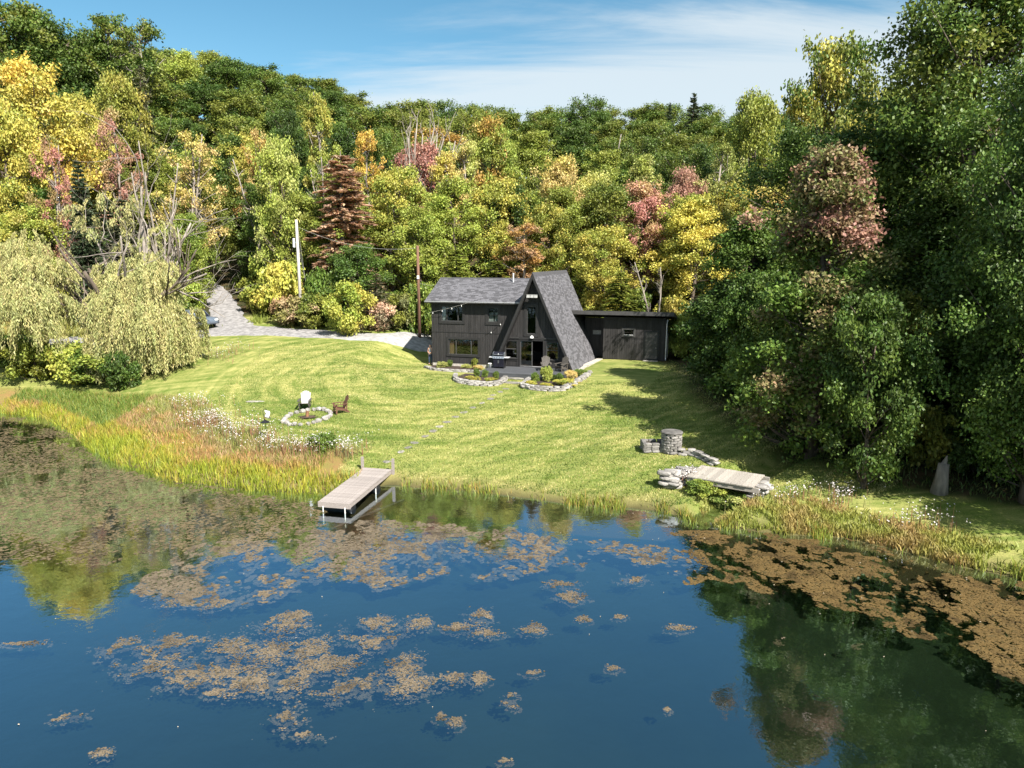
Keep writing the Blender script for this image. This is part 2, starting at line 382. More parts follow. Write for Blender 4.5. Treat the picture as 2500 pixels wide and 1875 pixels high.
woodr = sstep(-.8, 1.2, GX - np.interp(GY, WOOD_R[::-1, 1], WOOD_R[::-1, 0]))
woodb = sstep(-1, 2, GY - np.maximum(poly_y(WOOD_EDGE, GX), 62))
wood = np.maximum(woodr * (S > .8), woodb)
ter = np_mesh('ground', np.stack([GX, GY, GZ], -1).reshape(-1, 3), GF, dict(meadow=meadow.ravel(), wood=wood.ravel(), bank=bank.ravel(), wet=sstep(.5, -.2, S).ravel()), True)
def ground_mat():
    m, t, b, o = new_mat('ground')
    P = coords(t, world=True)
    # lawn: dry straw-coloured streaks left by the mower over fresh green, in sweeping passes
    big = noise(t, coords(t, (.12, .12, .12), world=True), 1, 3, .5)
    st = coords(t, (.16, 1.5, 1), (0, 0, R(-22)), True); n1 = noise(t, st, 1.1, 4, .6, .6)
    st2 = coords(t, (.6, .6, 1), world=True); n2 = noise(t, st2, 2.2, 5, .6, .3)
    sp = t.nodes.new('ShaderNodeSeparateXYZ'); t.links.new(P, sp.inputs[0])
    # rings of the mower round the left part of the lawn
    cxw, cyw = -3.5, 50.0
    dx = mth(t, 'SUBTRACT', sp.outputs[0], cxw); dy = mth(t, 'SUBTRACT', sp.outputs[1], cyw)
    rr = mth(t, 'SQRT', mth(t, 'ADD', mth(t, 'POWER', mth(t, 'MULTIPLY', dx, .85), 2.0), mth(t, 'POWER', dy, 2.0)))
    rr = mth(t, 'ADD', rr, mth(t, 'MULTIPLY', mth(t, 'SUBTRACT', n2, .5), .9))
    th = mth(t, 'ARCTAN2', dy, dx)
    pc = t.nodes.new('ShaderNodeCombineXYZ'); t.links.new(mth(t, 'MULTIPLY', rr, 1.9), pc.inputs[0]); t.links.new(mth(t, 'MULTIPLY', th, 2.6), pc.inputs[1])
    ring = mth(t, 'MULTIPLY', mth(t, 'SUBTRACT', noise(t, pc.outputs[0], 1.0, 3, .55), .5), 4.0)
    lin = mth(t, 'MULTIPLY', mth(t, 'SUBTRACT', noise(t, coords(t, (.35, 2.4, 1), (0, 0, R(-40)), True), 1.0, 3, .6, .4), .5), 4.0)
    left = ramp(t, mth(t, 'MULTIPLY', sp.outputs[0], -1.0), 4.0, 9.0)
    stripe = mixc(t, left, lin, ring)
    stripe_amt = mth(t, 'MULTIPLY', mth(t, 'ADD', mth(t, 'MULTIPLY', left, .1), .1), ramp(t, noise(t, coords(t, (.25, .25, 1), world=True), 1.0, 3, .6), .3, .6))
    f = mth(t, 'ADD', mth(t, 'ADD', mth(t, 'MULTIPLY', n1, .55), mth(t, 'MULTIPLY', n2, .35)), mth(t, 'MULTIPLY', big, .35))
    f = mth(t, 'ADD', f, mth(t, 'MULTIPLY', mth(t, 'MULTIPLY', stripe, stripe_amt), 1.0))
    lawn = mixc(t, ramp(t, f, .46, .92), (.112, .162, .028), (.41, .375, .135))
    fine = noise(t, coords(t, (1, 1, 1), world=True), 14, 4, .7)
    lawn = mixc(t, mth(t, 'MULTIPLY', ramp(t, fine, .55, .75), .7), lawn, (.3, .26, .11)); lawn = mixc(t, mth(t, 'MULTIPLY', ramp(t, fine, .48, .28), .6), lawn, (.06, .1, .018))
    mead = mixc(t, ramp(t, n2, .35, .65), (.2, .17, .05), (.24, .15, .06))
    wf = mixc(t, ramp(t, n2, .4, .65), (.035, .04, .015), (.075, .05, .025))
    a = lambda n: attr(t, n).outputs['Fac']
    c = mixc(t, a('meadow'), lawn, mead)
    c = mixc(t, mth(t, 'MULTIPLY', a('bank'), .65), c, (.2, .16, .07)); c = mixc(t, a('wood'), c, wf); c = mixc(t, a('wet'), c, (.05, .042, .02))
    t.links.new(c, b.inputs['Base Color']); b.inputs['Roughness'].default_value = .95; b.inputs['Specular IOR Level'].default_value = .15
    bump(t, b, mth(t, 'ADD', fine, mth(t, 'MULTIPLY', n2, .8)), .8, .06)
    return m
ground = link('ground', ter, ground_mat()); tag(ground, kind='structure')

# water: a thin reflecting, tinted film over a murky body
def water_mat():
    m, t, b, out = new_mat('water')
    gl = t.nodes.new('ShaderNodeBsdfGlossy'); gl.inputs['Roughness'].default_value = .025; gl.inputs['Color'].default_value = (.74, .87, 1, 1)
    tr = t.nodes.new('ShaderNodeBsdfTransparent'); tr.inputs[0].default_value = (.84, .9, .82, 1)
    v = coords(t, (1, 1, 1), world=True)
    h = mth(t, 'ADD', noise(t, v, 1.6, 3, .5), mth(t, 'MULTIPLY', noise(t, v, 7, 2, .5), .25))
    bm_ = t.nodes.new('ShaderNodeBump'); bm_.inputs['Strength'].default_value = .05; bm_.inputs['Distance'].default_value = .08; t.links.new(h, bm_.inputs['Height'])
    t.links.new(bm_.outputs[0], gl.inputs['Normal']); fr = schlick(t, .25, 2.2, bm_.outputs[0])
    mxs = t.nodes.new('ShaderNodeMixShader'); t.links.new(fr, mxs.inputs[0]); t.links.new(tr.outputs[0], mxs.inputs[1]); t.links.new(gl.outputs[0], mxs.inputs[2])
    t.links.new(mxs.outputs[0], out.inputs[0]); return m
wx = np.linspace(-240, 240, 25); wy = np.linspace(-70, 62, 13); WX, WY = np.meshgrid(wx, wy); wi = np.arange(WX.size).reshape(WX.shape)
WF = np.stack([wi[:-1, :-1], wi[:-1, 1:], wi[1:, 1:], wi[1:, :-1]], -1).reshape(-1, 4)
water = link('pond_water', np_mesh('pond_water', np.stack([WX, WY, WX * 0], -1).reshape(-1, 3), WF), water_mat()); tag(water, kind='structure')
# the murk: light scattered back by the turbid water half a metre down
mm = plain('murk', (.015, .025, .014), 1, .25, .12, (1, 1, 1), 0, spec=0)
murk = link('pond_depths', np_mesh('pond_depths', np.stack([WX, WY, WX * 0 - .62], -1).reshape(-1, 3), WF), mm); tag(murk, kind='structure')

# gravel drive: draped strips
gm = plain('gravel', (.235, .225, .225), .95, .35, 2.5, (1, 1, 1), .8)
gm_pale = plain('gravel_pale', (.3, .295, .29), .95, .25, 2.5, (1, 1, 1), .8)
def strip(name, pts, wid, mat, lift):
    P = np.array(pts); d = np.r_[0, np.cumsum(np.hypot(*np.diff(P, axis=0).T))]; n = int(d[-1] / .45) + 2
    q = np.linspace(0, d[-1], n); C = np.c_[np.interp(q, d, P[:, 0]), np.interp(q, d, P[:, 1])]
    k = np.ones(9) / 9; Cp = np.pad(C, ((4, 4), (0, 0)), 'edge'); C = np.c_[np.convolve(Cp[:, 0], k, 'valid'), np.convolve(Cp[:, 1], k, 'valid')]
    T = np.gradient(C, axis=0); T /= np.linalg.norm(T, axis=1)[:, None]; Nn = np.c_[-T[:, 1], T[:, 0]]
    W_ = np.interp(q, np.linspace(0, d[-1], len(wid)), wid)
    m_ = 9; o = np.linspace(-.5, .5, m_)
    edge = (fbm(q * .8, q * 0, 3) - .5)[:, None] * .7 * np.abs(o)[None, :] * 2
    X = C[:, 0:1] + Nn[:, 0:1] * (o * W_[:, None] + np.sign(o) * edge); Y = C[:, 1:2] + Nn[:, 1:2] * (o * W_[:, None] + np.sign(o) * edge)
    Z = height(X, Y) + lift; Z[:, [0, -1]] -= lift + .02
    i = np.arange(n * m_).reshape(n, m_); F = np.stack([i[:-1, :-1], i[:-1, 1:], i[1:, 1:], i[1:, :-1]], -1).reshape(-1, 4)
    return tag(link(name, np_mesh(name, np.stack([X, Y, Z], -1).reshape(-1, 3), F, None, True), mat), kind='structure')
strip('road', [gnd(*q)[:2] for q in [(60, 850), (170, 842), (270, 836), (420, 820), (540, 806), (650, 808), (760, 815), (850, 820)]], [5, 5, 4.5, 3.6, 3.2], gm, .05)
strip('gravel_path', [gnd(*q)[:2] for q in [(800, 818), (880, 823), (960, 829), (1050, 838), (1110, 841)]], [2.6, 3.2, 3.8, 3.8], gm_pale, .056)
strip('road', [gnd(*q)[:2] for q in [(575, 808), (562, 785), (552, 760), (540, 735), (522, 712), (507, 697), (500, 690)]], [4.2, 3.2, 3.0, 3.0, 2.8], gm, .062)
# ------------------------------------------------------------------ the house (local axes: x along the front, y back, z up; deck level 0)
M['lamp_grey'] = plain('lamp_grey', (.3, .3, .29), .5, .1)
HOUSE = empty('a_frame_house', tuple(HO), -HT)
tag(HOUSE, 'black timber A-frame cabin with two-storey side wing, flat-roofed annex and dark porch', 'house')
BH, BB, BL = 7.15, 3.15, 11.2             # A-frame: ridge height, half base, length
rs = random.Random(5)
def siding(name, u0, u1, bot, top, wv, holes=(), th=.1, pitch=.2, axis='u'):
    """vertical boards with recessed joints; bot/top may be functions of u; openings cut out"""
    mb = MB(); f = lambda g, u: g(u) if callable(g) else g
    u = u0
    while u < u1 - 1e-4:
        for a, b_, d in ((u, min(u + pitch - .018, u1), 0), (min(u + pitch - .018, u1), min(u + pitch, u1), .016)):
            if b_ - a < 1e-3: continue
            cuts = sorted({a, b_} | {c for h in holes for c in h[:2] if a < c < b_})
            rn = rs.random()
            for p, q in zip(cuts[:-1], cuts[1:]):
                iv = [h for h in holes if h[0] < (p + q) / 2 < h[1]]; iv.sort(key=lambda h: h[2])
                z = [f(bot, p), f(bot, q)]; segs = []
                for h in iv:
                    segs.append((z[0], z[1], min(h[2], f(top, p)), min(h[2], f(top, q)))); z = [h[3], h[3]]
                segs.append((z[0], z[1], f(top, p), f(top, q)))
                for zl, zr, tl, tr in segs:
                    if max(tl - zl, tr - zr) < .02: continue
                    tl = max(tl, zl + .001); tr = max(tr, zr + .001)
                    vs = [(p, wv + d, zl), (q, wv + d, zr), (q, wv + th, zr), (p, wv + th, zl), (p, wv + d, tl), (q, wv + d, tr), (q, wv + th, tr), (p, wv + th, tl)]
                    if axis == 'w': vs = [(y, x, z_) for x, y, z_ in vs]
                    mb.add(vs, MB.BF, rn)
        u += pitch
    o = mb.build(name, M['siding'], HOUSE); o['kind'] = 'stuff'; return o
def frame_mb(u0, u1, h0, h1, wv, t=.12, proud=.04, deep=.06):
    mb = MB(); a, b_ = wv - proud, wv + deep
    mb.box(u0, u1, a, b_, h1 - t, h1); mb.box(u0, u1, a - .012, b_, h0, h0 + t); mb.box(u0, u0 + t, a + .003, b_, h0 + t, h1 - t); mb.box(u1 - t, u1, a + .003, b_, h0 + t, h1 - t); return mb
def window(u0, u1, h0, h1, wv, trim=.15, bars=(), hbar=None, curtains=(), mat='trim'):
    """trim frame with its panes, inner sash bars and curtains"""
    fr = frame_mb(u0, u1, h0, h1, wv, trim).build('window', M[mat], HOUSE)
    a, b_, c, d = u0 + trim, u1 - trim, h0 + trim, h1 - trim
    sb = frame_mb(a + .002, b_ - .002, c + .002, d - .002, wv + .045, .045, .02, .03)
    us = [a] + list(bars) + [b_]
    for x in bars: sb.box(x - .03, x + .03, wv + .022, wv + .07, c + .04, d - .04)
    sb.build('sash', M['trim_light'], fr)
    for p, q in zip(us[:-1], us[1:]):
        for zl, zh in ([(c, d)] if hbar is None else [(c, hbar), (hbar, d)]):
            MB().box(p + .03, q - .03, wv + .052, wv + .058, zl + .03, zh - .03).build('pane', M['glass'], fr)
    if hbar: MB().box(a + .03, b_ - .03, wv + .02, wv + .072, hbar - .03, hbar + .03).build('meeting_rail', M['trim_light'], fr)
    for p, q, zl, zh, mt in curtains:
        mb = MB(); n = max(4, int((q - p) / .045)); ps = [(p + (q - p) * i / n, wv + .16 + .018 * (i % 2)) for i in range(n + 1)]
        for (x0, y0), (x1, y1) in zip(ps[:-1], ps[1:]): mb.add([(x0, y0, zl), (x1, y1, zl), (x1, y1, zh), (x0, y0, zh)], [(0, 1, 2, 3)])
        mb.build('curtain', M[mt], fr)
    return fr
def shingles(name, org, A, B, la, lb, parent, lim=None, tabw=.33, expo=.15):
    """courses of overlapping tabs: org + A along + B up the slope; lim(course distance) -> (start, end) along"""
    org, A, B = Vector(org), Vector(A).normalized(), Vector(B).normalized(); Nn = A.cross(B).normalized()
    if Nn.z < 0: Nn = -Nn
    mb = MB(); k = 0; b_ = 0.0
    while b_ < lb - .02:
        e = min(expo + .03, lb - b_); s0, s1 = lim(b_) if lim else (0, la)
        x = s0 - (k % 3) * tabw / 3 - rs.random() * .08
        while x < s1:
            p, q = max(x, s0), min(x + tabw - .008, s1)
            if q - p > .02:
                th = .012 + .008 * rs.random(); r0 = rs.random() ** 1.6 if rs.random() < .75 else .85 + .15 * rs.random()
                P = lambda s, t_, n_: org + A * s + B * t_ + Nn * n_
                mb.add([P(p, b_, .003), P(q, b_, .003), P(q, b_, th), P(p, b_, th), P(q, b_ + e, .004), P(p, b_ + e, .004)], [(0, 1, 2, 3), (3, 2, 4, 5), (1, 4, 2), (0, 3, 5)], r0)
            x += tabw
        b_ += expo; k += 1
    o = mb.build(name, M['shingle'], parent); o['kind'] = 'stuff'; return o

# --- A-frame roof: two thick slabs meeting at the ridge
sl_len = math.hypot(BB, BH); ca, sa = BB / sl_len, BH / sl_len
def slab(sgn):
    lo = -.32 if sgn > 0 else -.3; t = .2
    pu = lambda h: BB * (1 - h / BH)
    poly = [(0, 0, BH), (sgn * pu(lo), 0, lo), (sgn * (pu(lo) - t / sa), 0, lo), (0, 0, BH - t / ca)]
    mb = MB().prism(poly, (0, BL, 0)); o = mb.build('roof', M['trim'], HOUSE); return o
rR, rL = slab(1), slab(-1)
shingles('shingles', (BB * (1 + .3 / BH), .0, -.3), (0, 1, 0), (-BB, 0, BH), BL, sl_len * (1 + .3 / BH) - .01, rR)
shingles('shingles', (-BB * (1 + .28 / BH), .0, -.28), (0, 1, 0), (BB, 0, BH), BL, sl_len * (1 + .28 / BH) - .01, rL)
mb = MB()                                   # rake boards along the front edges, ridge cap
for s_ in (1, -1):
    pu = lambda h: BB * (1 - h / BH)
    mb.prism([(s_ * .0, -.035, BH - .02), (s_ * pu(-.28), -.035, -.28), (s_ * (pu(-.28) - .16), -.035, -.28), (0, -.035, BH - .4)], (0, .032, 0))
mb.build('rake_board', M['trim'], rL)
MB().prism([(0, 0, BH + .035), (.13, 0, BH - .24), (.105, 0, BH - .25), (0, 0, BH - .01), (-.105, 0, BH - .25), (-.13, 0, BH - .24)], (0, BL, 0)).build('ridge_cap', M['shingle'], rR)
# --- A-frame front wall (set half a metre back) with tall window, sliding door and two side windows
fw = .55
tri = lambda u: BH - .45 - abs(u) * BH / BB
inn = lambda u: max(.0, tri(u))
D0, D1, DH = -1.16, .8, 2.1
holesA = [(-.77, .35, 2.35, 4.82), (D0, D1, 0, DH), (-2.36, -1.26, .56, 2.04), (.9, 1.99, .56, 2.04)]
siding('front_wall', -2.9, 2.9, 0, tri, fw, [h for h in holesA])
window(-.77, .35, 2.35, 4.82, fw, .2)
window(-2.36, -1.26, .56, 2.04, fw, .08, hbar=1.36); window(.9, 1.99, .56, 2.04, fw, .08, hbar=1.36)
mb = MB(); mb.box(-2.1, 2.1, fw - .05, fw - .004, 2.14, 2.3); mb.build('beam', M['trim'], HOUSE)
for a, b_ in ((-2.08, -1.2), (.82, 1.9)): MB().box(a, b_, fw - .07, fw - .052, 2.22, 2.26).build('drip_edge', M['trim_light'], HOUSE)
for a, b_ in ((-2.5, -1.28), (.92, 2.3)):
    frame_mb(a, b_, .02, .5, fw - .002, .06, .03, .0).build('panel', M['trim'], HOUSE)
sd = frame_mb(D0, D1, -.02, DH, fw, .07, .05, .12).build('sliding_door', M['trim'], HOUSE)
mid = (D0 + D1) / 2 + .02
pnl = frame_mb(D0 + .075, mid + .05, .055, DH - .075, fw + .02, .07, .02, .02).build('door_panel', M['trim_light'], sd)
MB().box(D0 + .14, mid - .02, fw + .018, fw + .024, .12, DH - .14).build('pane', M['glass'], sd)
MB().box(mid - .015, mid + .02, fw - .035, fw + .001, .95, 1.2).build('handle', M['steel'], sd)
MB().box(D0 + .05, D1 - .05, fw - .02, fw + .11, .05, .062).build('sill', M['galv'], sd)
# porch light over the door, flood light under the peak
pls = empty('porch_light', (-.13, fw, 2.36), 0, HOUSE)
MB().box(-.07, .07, -.05, -.002, -.02, .12).build('bracket', M['white'], pls)
MB().lathe([(.03, .06), (.12, .0), (.15, -.12), (.135, -.125), (.1, -.01), (.02, .04)], 14, (0, -.16, .02)).build('lamp_shade', M['white'], pls)
fl = empty('flood_light', (-.02, .12, 5.46), 0, HOUSE)
MB().box(-.05, .05, -.05, .52, -.02, .06).build('bracket', M['black'], fl)
for k in (-1, 0, 1):
    MB().obox((k * .29, -.1, -.06), (.25, .05, .2), (R(-25), 0, 0)).build('lamp_head', M['lamp_grey'], fl)
MB().box(-.44, .44, -.08, .08, .06, .085).build('lamp_cover', M['lamp_grey'], fl)
# interior
it = MB(); it.box(-3.0, 3.0, fw + .12, BL - .2, -.22, -.03); it.build('floor', M['wood_floor'], HOUSE)
siding('back_wall', -3.0, 3.0, -.2, tri, BL - .15, [])
it = MB(); it.box(-1.2, -.2, 4.2, 5.4, -.03, .75); it.box(.5, 1.3, 5, 5.9, -.03, .8); it.build('furniture', M['interior'], HOUSE)

# --- side wing
WU, WF_, WB = -8.95, 1.8, 7.4
EH, RH, RW, EW = 4.86, 6.6, 4.6, 1.28       # eave height, ridge height, ridge depth, eave line
ap = lambda u: BH * (1 + u / BB)            # left A-frame plane above the point u
hW = [(-8.3, -6.06, 3.03, 4.6), (-4.33, -3.06, 3.03, 4.6), (-7.66, -4.8, .39, 1.97)]
siding('wing_wall', WU, -1.1, lambda u: max(-.14, ap(u) - .3), 4.72, WF_, hW)
window(-8.3, -6.06, 3.03, 4.6, WF_, .2, (-7.62, -6.66), curtains=[(-8.05, -7.75, 3.25, 4.4, 'curtain')])
window(-4.33, -3.06, 3.03, 4.6, WF_, .22, hbar=3.8, curtains=[(-4.08, -3.72, 3.28, 4.0, 'curtain'), (-3.6, -3.32, 3.28, 4.0, 'curtain')])
window(-7.66, -4.8, .39, 1.97, WF_, .17, (-6.86, -5.56), curtains=[(-7.45, -7.1, .6, 1.78, 'curtain_brown')])
MB().box(WU - .01, -2.9, WF_ - .022, WF_ - .003, 2.33, 2.39).build('belly_band', M['trim'], HOUSE)
gab = lambda y: EH - .15 + (RH - EH) * (1 - abs(y - RW) / (RW - EW))
siding('wing_side_wall', WF_ + .1, WB, -.14, lambda y: min(gab(y), RH - .1), WU, [], axis='w')
mb = MB(); mb.box(WU + .1, -1.0, WB - .1, WB, -.14, 5.0); mb.build('wing_back_wall', M['siding'], HOUSE)
mb = MB(); mb.box(WU + .12, -2.2, WF_ + .12, WB - .12, 2.2, 2.4); mb.box(WU + .12, -3.0, WF_ + .12, WB - .12, -.2, -.05); mb.build('floor', M['wood_floor'], HOUSE)
mb = MB(); mb.box(WU + .02, -3.0, WF_ + .03, WB - .02, -.62, -.14); mb.build('foundation', M['concrete'], HOUSE)
# wing roof slab, gutter line, shingles, vent pipe
rise = (RH - EH) / (RW - EW); ue = lambda h: -BB * (1 - h / BH) + .02
ul = -9.25
def wing_slab():
    mb = MB(); t = .16
    for y0, y1 in ((EW, RW), (2 * RW - EW, RW)):
        a0, a1 = (ul, y0, EH), (ul, y1, RH); b0, b1 = (ue(EH), y0, EH), (ue(RH), y1, RH)
        dn = lambda p: (p[0], p[1], p[2] - t)
        mb.add([a0, b0, b1, a1, dn(a0), dn(b0), dn(b1), dn(a1)], MB.BF)
    return mb.build('wing_roof', M['trim'], HOUSE)
wr = wing_slab()
lb_ = math.hypot(RW - EW, RH - EH)
shingles('shingles', (ul - .02, EW - .03, EH + .0 - .03 * rise), (1, 0, 0), (0, RW - EW, RH - EH), 9, lb_ + .03, wr, lambda d: (0, ue(EH + (RH - EH) * d / lb_) - ul))
MB().box(ul - .03, ue(EH) - .08, EW - .06, EW - .005, EH - .14, EH - .005).build('eave_trim', M['trim_light'], wr)
MB().box(ul - .035, ue(EH) - .08, EW - .075, EW - .06, EH - .05, EH - .012).build('drip_edge', M['galv'], wr)
MB().prism([(ul - .03, RW - .14, RH - .05), (ul - .03, RW, RH + .03), (ul - .03, RW + .14, RH - .05)], (ue(RH) - ul, 0, 0)).build('ridge_cap', M['shingle'], wr)
MB().lathe([(.06, -.25), (.06, .62), (.075, .62), (.075, .7), (.0, .71)], 12, (-2.72, 4.05, RH - (RW - 4.05) * rise)).build('vent_pipe', M['galv'], wr)

# --- annex with flat roof falling to the back
SW, SU0, SU1, SF = 7.7, 4.03, 9.15, -.1
hS = [(5.57, 6.7, 1.78, 2.55), (7.4, 8.64, -.1, 2.36)]
rt = lambda y: 3.93 - (y - 7.0) * .17       # top of the roof
siding('annex_wall', SU0, SU1, SF, 3.4, SW, hS)
siding('annex_side_wall', SW + .1, 11.4, SF, lambda y: rt(y) - .32, SU1 - .1, [], axis='w')
siding('annex_side_wall', SW + .1, 9.0, SF, 3.35, SU0, [], axis='w')
siding('annex_recess_wall', 2.2, SU0, SF, 3.2, 9.0, [(2.8, 3.7, 1.68, 2.24)])
mb = MB(); mb.box(1.5, SU1 - .1, 11.3, 11.4, SF, 2.85); mb.build('annex_back_wall', M['siding'], HOUSE)
mb = MB(); mb.box(SU0 + .1, SU1 - .1, SW + .1, 11.3, SF - .1, SF + .02); mb.build('floor', M['interior'], HOUSE)
window(5.57, 6.7, 1.78, 2.55, SW, .15, mat='trim_light'); window(2.8, 3.7, 1.68, 2.24, 9.0, .06, curtains=[(2.86, 3.64, 1.74, 2.18, 'curtain')])
MB().box(5.74, 6.52, SW - .03, SW + .02, 1.935, 1.965).build('window_sill', M['white'], HOUSE)
dr = frame_mb(7.4, 8.64, -.09, 2.36, SW, .12, .03, .1)
dr = dr.build('annex_door', M['black'], HOUSE)
MB().box(7.53, 8.51, SW - .005, SW + .05, -.06, 2.235).build('door_leaf', M['trim_light'], dr)
MB().lathe([(.0, -.03), (.035, -.025), (.035, .025), (0, .03)], 10, (8.42, SW - .05, .95)).build('knob', M['steel'], dr)
MB().box(7.4, 8.6, SW - .3, SW - .01, -.22, -.1).build('door_step', M['concrete'], HOUSE)
rf = MB(); t_ = .1
rf.add([(1.35, 7.0, rt(7.0)), (9.78, 7.0, rt(7)), (9.78, 11.75, rt(11.75)), (1.35, 11.75, rt(11.75)), (1.35, 7, rt(7) - t_), (9.78, 7, rt(7) - t_), (9.78, 11.75, rt(11.75) - t_), (1.35, 11.75, rt(11.75) - t_)], MB.BF)
rf = rf.build('annex_roof', M['trim'], HOUSE)
MB().box(1.5, 9.83, 6.955, 6.998, 3.62, 3.945).build('fascia', M['trim_light'], rf)
MB().prism([(9.785, 7.0, rt(7.0) + .005), (9.785, 11.75, rt(11.75) + .005), (9.785, 11.75, rt(11.75) - .28), (9.785, 7.0, rt(7) - .3)], (.04, 0, 0)).build('fascia', M['trim'], rf)
ds = MB().tube([(9.3, 7.62, 3.3), (9.24, 7.6, 2.9), (9.22, 7.6, .15), (9.24, 7.4, .02)], .045, 8).build('downspout', M['galv'], HOUSE)
hp = [(9.28, 8.2 + .32 * math.sin(a) * (1 + .03 * a), 1.35 + .62 * math.cos(a) * (1 + .02 * a) * (1 if math.cos(a) > 0 else 1.7)) for a in np.linspace(0, 12.5, 60)]
MB().tube([(p[0] + .02 * i / 60, p[1], p[2]) for i, p in enumerate(hp)], .018, 6).build('hose_coil', M['cable'], HOUSE)
# concrete edge along the right foot of the A-frame
mb = MB(); mb.prism([(3.12, .1, -.7), (3.5, .1, -.7), (3.5, .1, -.16), (3.12, .1, -.16)], (0, 3.4, 0)); mb.prism([(3.12, 3.5, -.7), (3.62, 3.5, -.7), (3.62, 3.5, -.1), (3.12, 3.5, -.1)], (.42, 4.1, .0)); mb.build('concrete_kerb', M['concrete'], HOUSE)

# --- porch deck
DU0, DU1, DW = -3.3, 2.98, -2.8
dk = MB(); dk.box(DU0 + .05, DU1 - .05, DW + .06, fw, -.3, -.045); dk = dk.build('deck', M['black'], HOUSE)
mb = MB(); y = DW
while y < fw - .06:
    mb.box(DU0, DU1, y, min(y + .135, fw - .055), -.04, 0, rs.random()); y += .142
b = mb.build('deck_boards', M['deck'], dk); b['kind'] = 'stuff'
MB().box(DU0 + .004, DU1 - .004, DW + .012, DW + .05, -.34, -.043).build('skirt', M['deck'], dk)
MB().box(DU1 - .045, DU1 - .008, DW + .055, .0, -.34, -.043).build('skirt', M['deck'], dk)
MB().box(DU0 + .008, DU0 + .045, DW + .055, .0, -.34, -.043).build('skirt', M['deck'], dk)
for x in (DU0 + .3, -.2, DU1 - .3):
    for y in (DW + .3, -.6): MB().box(x - .07, x + .07, y - .07, y + .07, -.75, -.3).build('post', M['black'], dk)

# --- strings of bulbs
def string_light(label, pts, nb, sag, mat='cable'):
    p0, p1 = Vector(pts[0]), Vector(pts[1]); P = [p0.lerp(p1, k / 16) - Vector((0, 0, sag * 4 * (k / 16) * (1 - k / 16))) for k in range(17)]
    e = empty('string_light', tuple(P[0])); tag(e, label, 'string light', 'bulb strings hung on the house')
    sh = lambda q: tuple(Vector(q) - P[0])
    MB().tube([sh(q) for q in P], .01, 5).build('cable', M[mat], e)
    for k in range(nb):
        t_ = (k + .6) / nb * 16; i = int(t_); q = P[i].lerp(P[min(i + 1, 16)], t_ - i)
        MB().lathe([(.014, -.02), (.016, -.06), (.034, -.11), (.024, -.145), (0, -.15)][::-1], 8, sh(q)).build('bulb', M['white'], e)
string_light('pale cable with white bulbs running from the wing eave to its left corner', (h2w(-5.6, EW - .1, EH - .1), h2w(-9.05, 1.55, 3.9)), 4, .05)
string_light('short dark cable drooping below the small upper wing window', (h2w(-4.3, WF_ - .06, 2.3), h2w(-2.75, WF_ - .08, 3.55)), 2, .18, 'cable_dark')
# ------------------------------------------------------------------ stones
def stone_mesh(seed, sx, sy, sz, mat, flat=.5):
    r = random.Random(seed); bm = bmesh.new(); bmesh.ops.create_icosphere(bm, subdivisions=1 if flat > .8 else 2, radius=1)
    for v in bm.verts:
        k = 1 + r.uniform(-.16, .16); c = v.co * k
        c.x = math.copysign(abs(c.x) ** flat, c.x); c.y = math.copysign(abs(c.y) ** flat, c.y); c.z = math.copysign(abs(c.z) ** (flat * .8), c.z)
        v.co = Vector((c.x * sx / 2, c.y * sy / 2, c.z * sz / 2))
    me = bpy.data.meshes.new('stone'); bm.to_mesh(me); bm.free()
    a = me.attributes.new('rnd', 'FLOAT', 'POINT'); a.data.foreach_set('value', np.full(len(me.vertices), r.random(), np.float32))
    me.materials.append(mat); return me
SLAB = [stone_mesh(k, .5, .34, .13, M['stone'], .5) for k in range(7)]
GREY = [stone_mesh(60 + k, .5, .34, .13, M['stone_grey'], .5) for k in range(5)]
FLAG = [stone_mesh(20 + k, .55, .42, .1, M['flagstone'], .6) for k in range(5)]
ROUND = [stone_mesh(40 + k, .42, .38, .36, M['stone_pale'], .85) for k in range(6)]
rq = random.Random(11)
def put_stone(meshes, loc, parent, sc=(1, 1, 1), rz=0, tilt=.06):
    o = link('stone', rq.choice(meshes)); o.parent = parent; o.location = loc; o.scale = sc
    o.rotation_euler = (rq.uniform(-tilt, tilt), rq.uniform(-tilt, tilt), rz); return o
def resample(P, step):
    P = np.array(P, float); d = np.r_[0, np.cumsum(np.hypot(*np.diff(P[:, :2], axis=0).T))]; n = max(2, int(d[-1] / step) + 1); q = np.linspace(0, d[-1], n)
    return np.c_[np.interp(q, d, P[:, 0]), np.interp(q, d, P[:, 1])]
def stone_wall(label, path, courses, step=.42, name='stone_edging', group='dry stone borders round the beds', depth=1):
    C = resample(path, step); c0 = C[len(C) // 2]; e = empty(name, (c0[0], c0[1], hz(*c0))); tag(e, label, 'stone wall', group)
    ez = e.location.z
    for k in range(courses):
        for i in range(len(C)):
            j = min(i + 1, len(C) - 1); a = math.atan2(*(C[j] - C[max(i - 1, 0)])[::-1]); off = rq.uniform(-.05, .05)
            x = C[i][0] + math.cos(a) * (step * .5 * (k % 2) + off) + rq.uniform(-.03, .03); y = C[i][1] + math.sin(a) * (step * .5 * (k % 2) + off) + .03 * k
            put_stone(SLAB, (x - c0[0], y - c0[1], hz(x, y) - ez + .04 + k * .105), e, (rq.uniform(.75, 1.15) * step / .42, rq.uniform(.8, 1.1), rq.uniform(.8, 1.1)), a + rq.uniform(-.15, .15))
    return e
Z2 = lambda x, y: (1000 + x * .31646, 620 + y * .31646)
Z1 = lambda x, y: (1030 + x * .16880, 640 + y * .16880)
